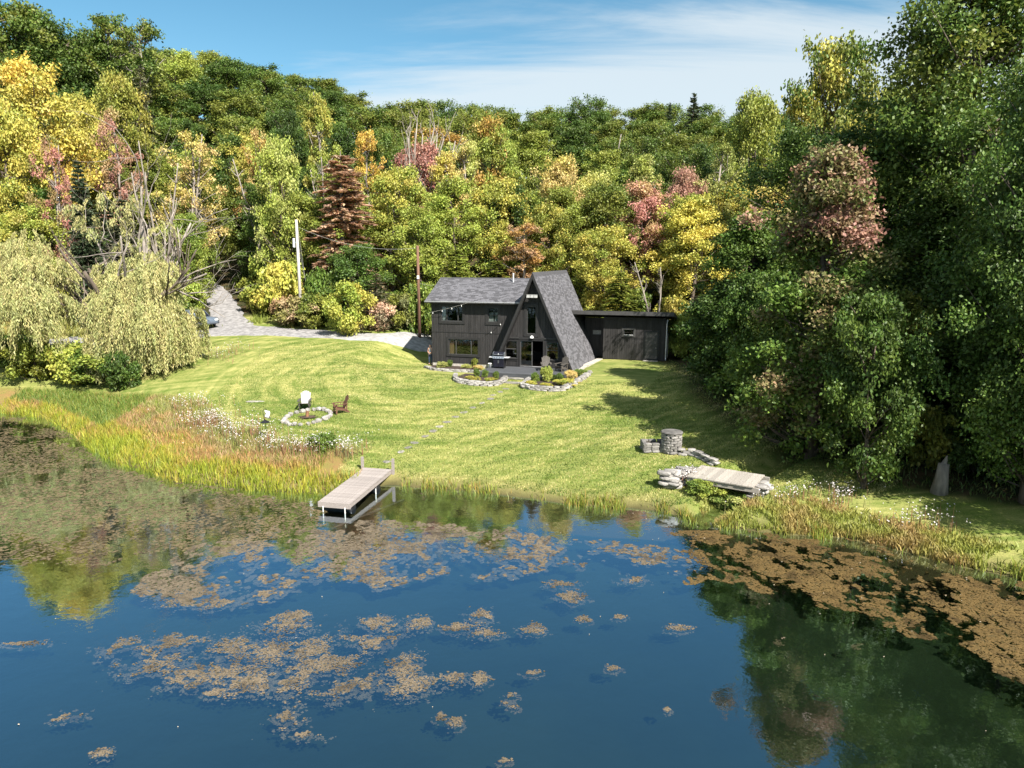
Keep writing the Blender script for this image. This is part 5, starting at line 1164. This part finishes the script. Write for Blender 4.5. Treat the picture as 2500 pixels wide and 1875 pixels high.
# ------------------------------------------------------------------ weeping willow
def willow(x, y):
    rng = np.random.default_rng(5); z0 = hz(x, y); e = empty('willow_tree', (x, y, z0)); tag(e, 'old weeping willow with bare upper limbs and hanging straw-yellow twigs at the left shore', 'tree')
    mb = MB(); mb.tube([(0, 0, -.3), (.15, 0, 1.2), (.1, .1, 2.6)], [.75, .6, .55], 10)
    dead = MB(); ends = []
    for a, l_, up_ in ((.3, 6.5, .75), (1.6, 6.2, .8), (2.5, 7.0, .75), (3.6, 6.8, .6), (4.6, 6.5, .7), (5.6, 6.4, .65)):
        ends += limb(mb, rng, (.1, .1, 2.4), (math.cos(a), math.sin(a), up_), l_, .3, 2, .5, 6, .18, 3, .22, .4)
    for a, l_, r_ in ((.9, 11.0, .24), (1.9, 12.2, .25), (2.6, 9.6, .2), (5.9, 9.6, .19), (4.4, 9.0, .18)):
        limb(dead, rng, (.1, .1, 2.5), (math.cos(a) * .36, math.sin(a) * .36, 1), l_, r_, 3, .62, 7, .1, 3, .34, .3)
    mb.build('trunk', M['bark'], e, True); dead.build('dead_limbs', M['bark_pale'], e, True)
    # hanging strands from domes of twigs
    domes = []
    for k in range(58):                        # many small umbrellas of twigs over the big limbs
        dx = rng.uniform(-13.5, -3.2) if rng.random() < .62 else rng.uniform(-.6, 5.6); top = np.interp(dx, [-14, -11, -8, -5, -2.5, -.5, 1.5, 3.5, 5, 6], [6.5, 9.6, 10.4, 9.2, 6.6, 7.6, 8.8, 7.6, 5.6, 3.8])
        fr_ = rng.random(); dy = -4.6 * fr_ + rng.uniform(-.5, 2.2) * (1 - fr_); zt_ = top * (1 - .5 * fr_ ** 1.4) + rng.uniform(-.7, .2)
        domes.append((dx, dy, zt_, rng.uniform(.9, 1.8), rng.uniform(1.2, 2.2) * (1.5 if dx > .4 else 1)))
    for k in range(16): domes.append((rng.uniform(-4, 3.5), rng.uniform(-1, 2), rng.uniform(9, 13), rng.uniform(.5, .9), rng.uniform(.7, 1.4)))    # sparse tufts high among the bare limbs
    for dx, dy, zt_ in ((1.6, -3.4, 4.2), (2.6, -3.0, 4.6), (3.6, -2.4, 4.2), (4.6, -1.8, 3.4), (.6, -3.8, 3.4), (2.2, -3.9, 3.0), (3.4, -3.3, 3.0)): domes.append((dx, dy, zt_, 1.3, 3.6))
    Cs, Ds, Ts = [], [], []
    for cx_, cy_, cz_, r_, hang_ in domes:
        ns = int((70 if cz_ < 8.9 else 34) * r_ ** 1.6)
        for k in range(ns):
            if k % 7 == 0: ba_, bq_, bl_n, bt_ = rng.uniform(0, 6.283), rng.random() ** .55, rng.uniform(.5, 1.35), np.clip(rng.random() * 1.6 - .3, 0, 1)
            a = ba_ + rng.normal() * .07 / max(bq_, .2); q = min(1.05, bq_ + rng.normal() * .05); px_, py_ = cx_ + r_ * q * math.cos(a), cy_ + r_ * q * math.sin(a); pz_ = cz_ + r_ * .62 * math.sqrt(max(0, 1 - q * q)) * rng.uniform(.8, 1) - .3
            gl = hz(x + px_, y + py_) - z0 + .5
            ln = min(bl_n * rng.uniform(.75, 1.1) * hang_, pz_ - gl)
            if rng.random() < .15: ln = min(pz_ - gl, ln * 1.5)
            if ln < .4: continue
            m_ = max(3, int(ln / .085)); t = np.arange(m_) / m_; out = np.array([math.cos(a), math.sin(a)]) * .55 * rng.uniform(.3, 1.2)
            p = np.c_[px_ + out[0] * np.sqrt(t), py_ + out[1] * np.sqrt(t), pz_ - ln * t ** 1.15]; p += rng.normal(size=p.shape) * .05
            Cs.append(p); Ds.append(np.c_[np.full(m_, out[0]) * .6 + rng.normal(size=m_) * .25, np.full(m_, out[1]) * .6 + rng.normal(size=m_) * .25, -np.ones(m_)]); Ts.append(np.full(m_, np.clip(bt_ + rng.normal() * .12, 0, 1)))
    C = np.concatenate(Cs); D_ = unit(np.concatenate(Ds)); T = np.concatenate(Ts); n = len(C)
    Nn = unit(np.cross(D_, rng.normal(size=(n, 3))))
    me = mk_leaf('foliage', rng, C, Nn, .06 * rng.uniform(.7, 1.3, n), elong=4.0, dirs=D_, tint=T)
    o = link('foliage', me, None, e); o.color = rgb(GC['willow']); o['second_colour'] = (.36, .37, .14)
    print('willow leaves', n); return e
wxp = at_d(318, 895, 56.5); willow(wxp[0], wxp[1])

# ------------------------------------------------------------------ bed plants
def bed_plant(px, v, h, w_, c1, c2, lb, k='bush2', name='garden_plant'):
    x, y, z = gnd(px, v); tree(k, x, y, h, w_, c1, c2, lb, name, 'plant', 'plants in the beds')
for q, h, w_, c1, c2, lb in [((516, 955), .62, .22, 'green', 'lime', 'dark green dwarf conifer at the left corner of the porch'), ((583, 962), .6, .24, 'green', 'lime', 'dwarf conifer in the left bed, middle one of three'), ((668, 968), .55, .22, 'green', 'lime', 'dwarf conifer at the right end of the left bed'),
    ((968, 990), .66, .27, 'green', 'lime', 'dwarf conifer at the left end of the right bed'), ((1058, 992), 1.05, .42, 'lime', 'pale', 'tall pale-tipped shrub in the middle of the right bed'), ((1155, 1000), .7, .26, 'green', 'deep', 'dark dwarf conifer at the right end of the right bed'),
    ((1120, 990), .5, .35, 'deep', 'pale', 'dark leafy plant beside the tall bed shrub'), ((1245, 968), .6, .45, 'peach', 'pale', 'straw-coloured grass clump at the right porch corner'), ((1310, 945), .5, .5, 'green', 'pale', 'blue-green clump right of the porch corner')]:
    bed_plant(*Z2(*q), h, w_, c1, c2, lb, 'bush1')
for q, h, w_, lb in [((475, 985), .35, .5, 'yellow low cushion plant at the left of the left bed'), ((630, 992), .3, .45, 'yellow low cushion plant at the right of the left bed'), ((925, 1020), .32, .5, 'yellow low cushion plant at the left of the right bed'),
    ((1050, 1036), .32, .4, 'yellow low cushion plant in the middle of the right bed'), ((1210, 1012), .4, .72, 'largest yellow cushion plant at the right of the right bed')]:
    bed_plant(*Z2(*q), h, w_, 'yellow', 'lime', lb, 'bush0')
for q, h, w_, c1, lb in [((405, 1530), .6, .22, 'green', 'dwarf conifer below the big ground-floor window'), ((765, 1530), .75, .25, 'olive', 'olive upright plant at the right of the wing bed'), ((295, 1535), .5, .5, 'pale', 'pale grey-green clump in the wing bed'), ((640, 1545), .35, .4, 'pale', 'low pale clump in the wing bed right of the conifer'), ((430 * 1.875 / 1 , 1560), .35, .4, 'peach', 'straw-coloured low clump where the wing bed meets the porch')]:
    bed_plant(*Z1(*q), h, w_, c1, 'lime', lb, 'bush1')
x, y, z = gnd(790, 1100); tree('bush1', x, y, .8, .75, 'green', 'olive', 'green weed clump at the edge of the lawn above the dock', 'weed_clump', 'plant', 'bank plants')
for q, h, w_, c1, c2, lb in [(ZB(800, 770), .6, .7, 'lime', 'green', 'leafy green clump in front of the foot bridge'), (ZB(920, 780), .6, .6, 'olive', 'lime', 'olive clump at the brook mouth'), (ZB(1050, 880), .6, .8, 'green', 'pale', 'grey-green clump below the foot bridge'), (ZB(1150, 830), .5, .4, 'rust', 'olive', 'rusty weed clump under the foot bridge')]:
    x, y, z = gnd(*q); tree('bush0', x, y, h, w_, c1, c2, lb, 'weed_clump', 'plant', 'bank plants')

# ------------------------------------------------------------------ grasses, reeds and wild flowers (uncountable)
rg = np.random.default_rng(3)
def grass_mat():
    m, t, b, out = new_mat('grass_blade')
    c = attr(t, 'col', 'GEOMETRY').outputs['Color']; rnd = attr(t, 'rnd').outputs['Fac']
    h = t.nodes.new('ShaderNodeHueSaturation'); t.links.new(c, h.inputs['Color']); t.links.new(mth(t, 'ADD', mth(t, 'MULTIPLY', rnd, .6), .7), h.inputs['Value'])
    t.links.new(h.outputs[0], b.inputs['Base Color']); b.inputs['Roughness'].default_value = .6
    tr = t.nodes.new('ShaderNodeBsdfTranslucent'); t.links.new(h.outputs[0], tr.inputs[0]); mxs = t.nodes.new('ShaderNodeMixShader'); mxs.inputs[0].default_value = .3
    t.links.new(b.outputs[0], mxs.inputs[1]); t.links.new(tr.outputs[0], mxs.inputs[2]); t.links.new(mxs.outputs[0], out.inputs[0]); return m
M['grass'] = grass_mat()
def blades(name, X, Y, H, W_, colr, lean=.35, z=None):
    n = len(X); Z = (height(X, Y) if z is None else np.full(n, z)) - .03; a = rg.uniform(0, 6.283, n); l_ = rg.uniform(.1, 1, n) * lean * H
    d = np.c_[np.cos(a), np.sin(a), np.zeros(n)]; b_ = rg.uniform(0, 6.283, n); s_ = np.c_[np.cos(b_), np.sin(b_), np.zeros(n)] * (W_ / 2)[:, None]
    B = np.c_[X, Y, Z]; Mid = B + d * (l_ * .3)[:, None] + np.c_[np.zeros((n, 2)), H * .6]; Tp = B + d * l_[:, None] + np.c_[np.zeros((n, 2)), H]
    V = np.stack([B - s_, B + s_, Mid - s_ * .75, Mid + s_ * .75, Tp], 1).reshape(-1, 3); i = np.arange(n)[:, None] * 5
    F = np.concatenate([i + np.array([0, 1, 3]), i + np.array([0, 3, 2]), i + np.array([2, 3, 4])])
    me = np_mesh(name, V, F, dict(rnd=np.repeat(rg.random(n), 5))); ca = me.attributes.new('col', 'FLOAT_COLOR', 'POINT'); ca.data.foreach_set('color', np.repeat(np.c_[colr, np.ones(n)], 5, 0).astype(np.float32).ravel())
    return tag(link(name, me, M['grass']), kind='stuff')
def lerpc(t, stops):
    xs_ = [s[0] for s in stops]; return np.stack([np.interp(t, xs_, [s[1][k] for s in stops]) for k in range(3)], -1)
# meadow of the left bank
X = rg.uniform(-36, -7.2, 150000); Y = rg.uniform(30, 56, 150000); s_ = Y - shore_y(X); ed = poly_y(MEADOW_EDGE, X)
nz = fbm(X * .35, Y * .35, 21); ok = (s_ > -.35) & (Y < ed + .6 * (nz - .5) * 2) & ((X < -9.3) | (s_ < 1.3)) & (rg.random(len(X)) < .35 + .9 * nz)
X, Y, s_, nz = X[ok][:52000], Y[ok][:52000], s_[ok][:52000], nz[ok][:52000]
dep = np.clip(s_ / np.maximum(ed[ok][:52000] - shore_y(X), .5), 0, 1) + .8 * (nz - .5) + .9 * (fbm(X * 1.3, Y * 1.3, 24, 3) - .5)
colr = lerpc(dep, [(-.1, (.3, .34, .03)), (.16, (.38, .35, .04)), (.3, (.42, .31, .07)), (.5, (.42, .25, .1)), (.75, (.4, .28, .14)), (1, (.3, .29, .1))])
gl_ = rg.random(len(X)) < .22; colr[gl_] = (.2, .26, .03)
gr = (X < -24.5) & (s_ > 1.0 + 1.2 * (nz - .3)); colr[gr] = np.where(rg.random((gr.sum(), 1)) < .75, np.array([[.13, .2, .03]]), np.array([[.25, .27, .05]]))
tag(blades('meadow_grass', X, Y, rg.uniform(.18, .52, len(X)) * (1.2 - .4 * np.clip(dep, 0, 1)) * (.7 + .6 * fbm(X * .8, Y * .8, 25, 2)), rg.uniform(.025, .05, len(X)), colr, .65), 'tall yellow and rusty grass on the left bank', 'grass')
# reeds along the rest of the shore
X = rg.uniform(-9, 22, 60000); s_ = rg.normal(size=60000) * .22 - .02; Y = shore_y(X) + s_; nz = fbm(X * 1.1, X * 0 + 7, 31, 3); right = sstep(7.5, 9, X)
ok = (rg.random(60000) < np.clip((nz - .55) * 3.0, .008, 1) * (.26 + .45 * right)) & ~((X > -8.6) & (X < -5.4)); X, Y, s_ = X[ok], Y[ok], s_[ok]; n = len(X)
rr_ = rg.random(n)[:, None]; colr = np.where(rr_ < .7, np.array([[.24, .29, .04]]), np.where(rr_ < .88, np.array([[.4, .28, .06]]), np.array([[.3, .32, .12]])))
tag(blades('reeds', X, Y, rg.uniform(.12, .5, n), rg.uniform(.02, .04, n), colr, .5), 'yellow-green reeds fringing the shore below the lawn', 'reeds')
# weedy right bank, rough grass along the drive and behind the willow
X = rg.uniform(8, 24, 42000); s_ = rg.uniform(0, 3.4, 42000) ** 1; Y = shore_y(X) + s_; nz = fbm(X * .6, Y * .6, 41, 4)
bd_, _ = seg_dist(X, Y, BROOK); ok = (rg.random(42000) < np.clip((nz - .3) * 3.2, 0, 1) * sstep(3.2, .9, s_)) & (bd_ > .35); X, Y, nz = X[ok], Y[ok], nz[ok]; n = len(X)
colr = lerpc(nz, [(.25, (.2, .26, .04)), (.5, (.3, .3, .06)), (.65, (.36, .26, .09)), (.8, (.3, .16, .07))])
tag(blades('bank_weeds', X, Y, rg.uniform(.1, .34, n), rg.uniform(.03, .07, n), colr, .9), 'mixed weeds and grass on the right bank', 'weeds')
X = rg.uniform(-60, 4, 30000); Y = poly_y(WOOD_EDGE, X) + rg.uniform(-3.5, 3.0, 30000); ok = ~((X > -42) & (X < -24) & (Y < 90) & (seg_dist(X, Y, np.array([gnd(562, 785)[:2], gnd(540, 735)[:2], gnd(507, 697)[:2]]))[0] < 2.2)) & (fbm(X * .4, Y * .4, 51) > .45); X, Y = X[ok], Y[ok]; n = len(X)
colr = lerpc(fbm(X * .3, Y * .3, 52), [(.3, (.2, .24, .04)), (.55, (.34, .32, .08)), (.75, (.36, .22, .08))])
tag(blades('rough_grass', X, Y, rg.uniform(.2, .7, n), rg.uniform(.04, .08, n), colr, .5), 'rough tall grass along the drive and the forest foot', 'grass')
# right-hand shade: ferns and weeds
X = rg.uniform(11, 34, 26000); Y = rg.uniform(24, 52, 26000); ok = (X > np.interp(Y, WOOD_R[::-1, 1], WOOD_R[::-1, 0]) + .2 + 2.5 * (fbm(X * .5, Y * .5, 44) - .3)) & (Y > shore_y(X) + .6); X, Y = X[ok], Y[ok]; n = len(X)
tag(blades('woodland_ferns', X, Y, rg.uniform(.1, .35, n), rg.uniform(.03, .07, n), np.where(rg.random((n, 1)) < .7, np.array([[.07, .11, .02]]), np.array([[.14, .16, .04]])), 1.2), 'ferns and weeds on the shaded woodland floor', 'ferns')
# short lawn grass, clipped tufts that break the surface
X = rg.uniform(-20, 17, 330000); Y = rg.uniform(29, 60, 330000); s_ = Y - shore_y(X); u_, w_h = w2h(X, Y)
ok = (s_ > .4) & ((Y > poly_y(MEADOW_EDGE, X) + .2) | (X > -8.5)) & ~((u_ > -9.3) & (u_ < 9.4) & (w_h > -2.9)) & (X < np.interp(Y, WOOD_R[::-1, 1], WOOD_R[::-1, 0]) + 1.5) & (rg.random(330000) < np.interp(Y, [30, 45, 60], [1, .6, .35]))
X, Y = X[ok][:130000], Y[ok][:130000]; n = len(X); q1, q2 = X * math.cos(.7) + Y * math.sin(.7), -X * math.sin(.7) + Y * math.cos(.7); rr_, th_ = np.hypot((X + 3.5) * .85, Y - 50), np.arctan2(Y - 50, X + 3.5); lf = sstep(-3.5, -8, X)
t_ = .5 + 1.25 * ((1 - lf) * (fbm(q1 * .35, q2 * 2.2, 66, 3) - .5) + lf * (fbm(rr_ * 1.9 + 40, th_ * 2.6 + 40, 67, 3) - .5)) + .1 * rg.normal(size=n)
tuft = lerpc(t_, [(.3, (.1, .155, .024)), (.5, (.2, .25, .045)), (.64, (.42, .4, .13)), (.8, (.52, .47, .2))])
hb = rg.uniform(.04, .095, n); a = rg.uniform(0, 6.283, n); B = np.c_[X, Y, height(X, Y) - .01]; sd_ = np.c_[np.cos(a), np.sin(a), np.zeros(n)] * rg.uniform(.015, .035, n)[:, None]; tp = B + np.c_[rg.normal(size=(n, 2)) * .03, hb]
me = np_mesh('lawn_grass', np.stack([B - sd_, B + sd_, tp], 1).reshape(-1, 3), np.arange(3 * n).reshape(n, 3), dict(rnd=np.repeat(rg.random(n), 3))); ca = me.attributes.new('col', 'FLOAT_COLOR', 'POINT'); ca.data.foreach_set('color', np.repeat(np.c_[tuft, np.ones(n)], 3, 0).astype(np.float32).ravel())
tag(link('lawn_grass', me, M['grass']), 'short mown grass of the lawn', 'grass', kind='stuff')
# white asters
fm = plain('petals', (.47, .43, .42), .7, .1, bmp=0)
def asters(name, label, blobs, n, hgt=(.45, .95)):
    C = []
    for (px, v, rx, ry), wgt in blobs:
        x, y, z = gnd(px, v); m_ = int(n * wgt); C.append(np.c_[x + rg.normal(size=m_) * rx, y + rg.normal(size=m_) * ry])
    C = np.concatenate(C); cl = fbm(C[:, 0] * 1.3, C[:, 1] * 1.3, 61); C = C[cl > .42]; C = C[C[:, 1] > shore_y(C[:, 0]) + .5]; m_ = len(C)
    H = rg.uniform(*hgt, m_); P = np.c_[C, height(C[:, 0], C[:, 1]) + H]; Nn = unit(np.array([0, -.2, 1]) + rg.normal(size=(m_, 3)) * .45)
    V, F, A = leaves(rg, P, Nn, rg.uniform(.035, .08, m_), elong=1.0, fold=.15); me = np_mesh(name, V, F, A); tag(link(name, me, fm), label, 'flowers', kind='stuff')
    k = rg.random(m_) < .5; q = C[k]; tag(blades(name + '_stems', q[:, 0], q[:, 1], H[k], np.full(k.sum(), .03), np.where(rg.random((k.sum(), 1)) < .5, np.array([[.2, .2, .08]]), np.array([[.33, .17, .1]])), .15), label.replace('white asters', 'stems of the asters'), 'flower stems')
asters('white_asters', 'drift of white asters along the left meadow edge', [((530, 1040, 1.1, .6), .3), ((580, 1068, 1.0, .45), .25), ((650, 1092, 1.2, .45), .2), ((760, 1108, 1.5, .4), .2), ((470, 1000, 1.0, .6), .12), ((560, 870, .9, 1.0), .1), ((840, 1115, .5, .4), .05)], 3000)
asters('bank_asters', 'white asters scattered on the right bank beside the bridge', [((1670, 1180, .35, .25), .4), ((2030, 1225, .8, .4), .3), ((1920, 1220, .9, .3), .2), ((2250, 1290, 1, .5), .2)], 900, (.3, .7))

# ------------------------------------------------------------------ floating weed on the pond
def algae_mat(name, a, b_):
    m, t, bs, o = new_mat(name); rnd = attr(t, 'rnd').outputs['Fac']; n = noise(t, coords(t, (1, 1, 1), world=True), 5, 4, .6)
    c = mixc(t, rnd, a, b_); c = mixc(t, mth(t, 'MULTIPLY', ramp(t, n, .5, .72), .6), c, (.045, .04, .018)); n3 = noise(t, coords(t, (1, 1, 1), world=True), 1.3, 4, .65); c = mixc(t, mth(t, 'MULTIPLY', ramp(t, n3, .48, .66), .65), c, [q * .42 for q in a]); t.links.new(c, bs.inputs['Base Color']); bs.inputs['Roughness'].default_value = .6; bs.inputs['Specular IOR Level'].default_value = .3
    bump(t, bs, noise(t, coords(t, (1, 1, 1), world=True), 22, 3, .6), .6, .02); return m
def flakes(name, label, X, Y, Z, size, mat, sides=6):
    n = len(X); th = np.linspace(0, 2 * np.pi, sides, endpoint=False)[None] + rg.uniform(0, 6.28, (n, 1)); r_ = size[:, None] * rg.uniform(.45, 1.0, (n, sides))
    el = rg.uniform(.6, 1, (n, 1)); V = np.stack([X[:, None] + r_ * np.cos(th), Y[:, None] + r_ * np.sin(th) * el, Z[:, None] + rg.uniform(-.006, .006, (n, sides))], -1)
    ctr_ = np.c_[X, Y, Z + .012][:, None]; V = np.concatenate([V, ctr_], 1).reshape(-1, 3); i = np.arange(n)[:, None] * (sides + 1)
    F = np.concatenate([i + np.array([k, (k + 1) % sides, sides]) for k in range(sides)])
    me = np_mesh(name, V, F, dict(rnd=np.repeat(np.clip(.5 * rg.random(n) + .7 * fbm(X * .5, Y * .5, 71) - .1, 0, 1), sides + 1)), True); return tag(link(name, me, mat), label, 'pond weed', kind='stuff')
tan = algae_mat('pond_weed_tan', (.08, .063, .042), (.19, .148, .1)); olive_ = algae_mat('pond_weed_brown', (.085, .064, .034), (.18, .135, .072)); amber = algae_mat('pond_weed_amber', (.06, .038, .012), (.155, .1, .035))
def scatter_poly(px_poly, n, thr, freq, seed, soft=.12):
    P = np.array([at(*q) for q in px_poly]); mn, mx_ = P.min(0), P.max(0); X = rg.uniform(mn[0], mx_[0], n); Y = rg.uniform(mn[1], mx_[1], n); ins = np.zeros(n, bool); j = len(P) - 1
    X0, Y0 = X, Y; X = X0 + 3.0 * (fbm(X0 * .45, Y0 * .45, seed + 40, 3) - .5) + .9 * (fbm(X0 * 2, Y0 * 2, seed + 41, 2) - .5); Y = Y0 + 3.0 * (fbm(X0 * .45, Y0 * .45, seed + 42, 3) - .5) + .9 * (fbm(X0 * 2, Y0 * 2, seed + 43, 2) - .5)
    for i in range(len(P)):
        c = ((P[i, 1] > Y) != (P[j, 1] > Y)) & (X < (P[j, 0] - P[i, 0]) * (Y - P[i, 1]) / (P[j, 1] - P[i, 1] + 1e-12) + P[i, 0]); ins ^= c; j = i
    X, Y = X0, Y0
    f = .58 * fbm(X * freq, Y * freq * .8, seed, 4) + .42 * fbm(X * 4.6, Y * 3.6, seed + 9, 3); ok = ins & (f > thr) & (Y < shore_y(X) - .05); return X[ok], Y[ok], f[ok]
# brown mat of the left bay
X, Y, f = scatter_poly([(-250, 1015), (120, 1030), (260, 1130), (480, 1195), (700, 1215), (790, 1240), (800, 1290), (700, 1300), (600, 1340), (480, 1360), (330, 1345), (230, 1375), (60, 1380), (-250, 1370)], 110000, .385, .7, 81)
flakes('pond_weed', 'brown mat of pond weed across the left bay', X, Y, np.where(f > .45, .003, -.05) + rg.uniform(-.015, .004, len(X)), rg.uniform(.04, .12, len(X)), olive_)
# broken tan band across the middle
X, Y, f = scatter_poly([(480, 1330), (650, 1290), (780, 1310), (900, 1275), (1020, 1270), (1150, 1290), (1300, 1295), (1480, 1320), (1680, 1345), (1690, 1400), (1500, 1385), (1300, 1400), (1050, 1420), (800, 1405), (700, 1440), (480, 1480), (330, 1470), (340, 1400)], 130000, .472, .8, 83)
flakes('pond_weed', 'broken tan band of pond weed across the middle of the pond', X, Y, np.where(f > .54, .003, -.07) + rg.uniform(-.03, .004, len(X)), rg.uniform(.03, .1, len(X)), tan)
# amber mat under the right bank
X, Y, f = scatter_poly([(1650, 1300), (1780, 1295), (1950, 1312), (2080, 1318), (2210, 1355), (2330, 1395), (2520, 1420), (2800, 1500), (2800, 1800), (2520, 1690), (2400, 1620), (2300, 1572), (2150, 1545), (2030, 1500), (1960, 1445), (1800, 1440), (1670, 1425), (1690, 1360)], 150000, .468, .8, 85)
flakes('pond_weed', 'amber mat of pond weed under the right bank', X, Y, np.where(f > .485, .003, -.05) + rg.uniform(-.015, .005, len(X)), rg.uniform(.03, .075, len(X)), amber)
# clumps in the open water in front
CL = [(569, 1580, 55, 26), (665, 1590, 58, 28), (700, 1520, 62, 22), (760, 1588, 50, 30), (730, 1500, 46, 12), (910, 1520, 56, 20), (925, 1560, 78, 26), (1035, 1515, 42, 16), (1110, 1530, 42, 12), (1180, 1500, 42, 16), (1190, 1545, 36, 10), (1305, 1535, 36, 14), (620, 1665, 72, 30), (700, 1660, 62, 34), (800, 1620, 72, 30), (830, 1682, 52, 34), (900, 1670, 42, 28), (990, 1625, 42, 28), (1000, 1670, 72, 28), (1115, 1650, 32, 16), (1170, 1655, 26, 18), (1295, 1640, 26, 8), (1255, 1710, 30, 20), (1075, 1745, 16, 12), (1115, 1760, 22, 15), (1235, 1855, 24, 8), (700, 1748, 58, 32), (740, 1790, 46, 12), (520, 1690, 32, 10), (1385, 1455, 46, 20), (1660, 1535, 28, 10), (285, 1580, 62, 22), (370, 1620, 72, 36), (450, 1650, 70, 36), (430, 1565, 60, 22), (165, 1740, 46, 16), (30, 1570, 72, 9), (250, 1835, 26, 12), (540, 1640, 60, 30), (1630, 1730, 14, 8), (1510, 1505, 20, 7), (1430, 1510, 24, 8), (1500, 1630, 20, 10), (2090, 1570, 26, 8), (1890, 1560, 20, 8), (470, 1460, 80, 20), (560, 1470, 60, 18), (640, 1450, 46, 14), (1550, 1410, 40, 12), (1370, 1425, 40, 10)]
XS, YS, FS = [], [], []
for px, v, a, b_ in CL:
    x, y = at(px, v); x1, _ = at(px + a, v); _, y0 = at(px, v + b_); _, y1 = at(px, v - b_); rx, ry = x1 - x, (y1 - y0) / 2; n = int(2800 * rx * ry / .5) + 80; q = rg.normal(size=(n, 2)) * .62; xx, yy = x + q[:, 0] * rx, y + q[:, 1] * ry
    f = .55 * fbm(xx * 1.5, yy * 1.5, 91, 4) + .45 * fbm(xx * 6, yy * 6, 93, 3) - .2 * np.hypot(q[:, 0], q[:, 1]); ok = f > .285; XS.append(xx[ok]); YS.append(yy[ok]); FS.append(f[ok])
X = np.concatenate(XS); Y = np.concatenate(YS); f = np.concatenate(FS)
flakes('pond_weed', 'separate tan clumps of pond weed in the open front water', X, Y, np.where(f > .375, .003, -.08) + rg.uniform(-.03, .006, len(X)), rg.uniform(.02, .055, len(X)), tan)
# fallen leaves floating
X = rg.uniform(-22, 22, 900); Y = rg.uniform(14, 40, 900); ok = Y < shore_y(X) - .4; dn = np.where((X > 5) & (Y > shore_y(X) - 7.5), .8, .1); ok &= rg.random(900) < dn; X, Y = X[ok], Y[ok]
o = flakes('floating_leaves', 'pale fallen leaves dotted over the pond', X, Y, np.full(len(X), .02), rg.uniform(.015, .035, len(X)), plain('pale_leaf', (.42, .35, .26), .6, .2, bmp=0), 5); o['category'] = 'leaves'
# wood on the opposite shore, behind the viewpoint: seen only mirrored in the windows
nt_ = 46; cxs = np.linspace(-90, 90, nt_) + rg.normal(size=nt_) * 1.5; cys = -58 + rg.normal(size=nt_) * 4; chs = rg.uniform(12, 18, nt_); per = 420
k = np.repeat(np.arange(nt_), per); d = unit(rg.normal(size=(len(k), 3))); P = np.c_[cxs[k], cys[k], chs[k] * .56 + 1] + d * np.c_[np.full(len(k), 3.6), np.full(len(k), 3.6), chs[k] * .46] * rg.uniform(.5, 1, (len(k), 1))
me = mk_leaf('opposite_wood', rg, P, unit(d + rg.normal(size=d.shape) * .5), .9 * rg.uniform(.7, 1.3, len(k)), tint=rg.random(nt_)[k]); o = link('opposite_wood', me); o.color = rgb(GC['green']); o['second_colour'] = GC['lime']
tag(o, 'wood on the opposite shore mirrored in the windows', 'wood', kind='stuff')
print('tris', sum(sum(len(p.vertices) - 2 for p in m.polygons) for m in bpy.data.meshes), 'objects', len(bpy.data.objects))
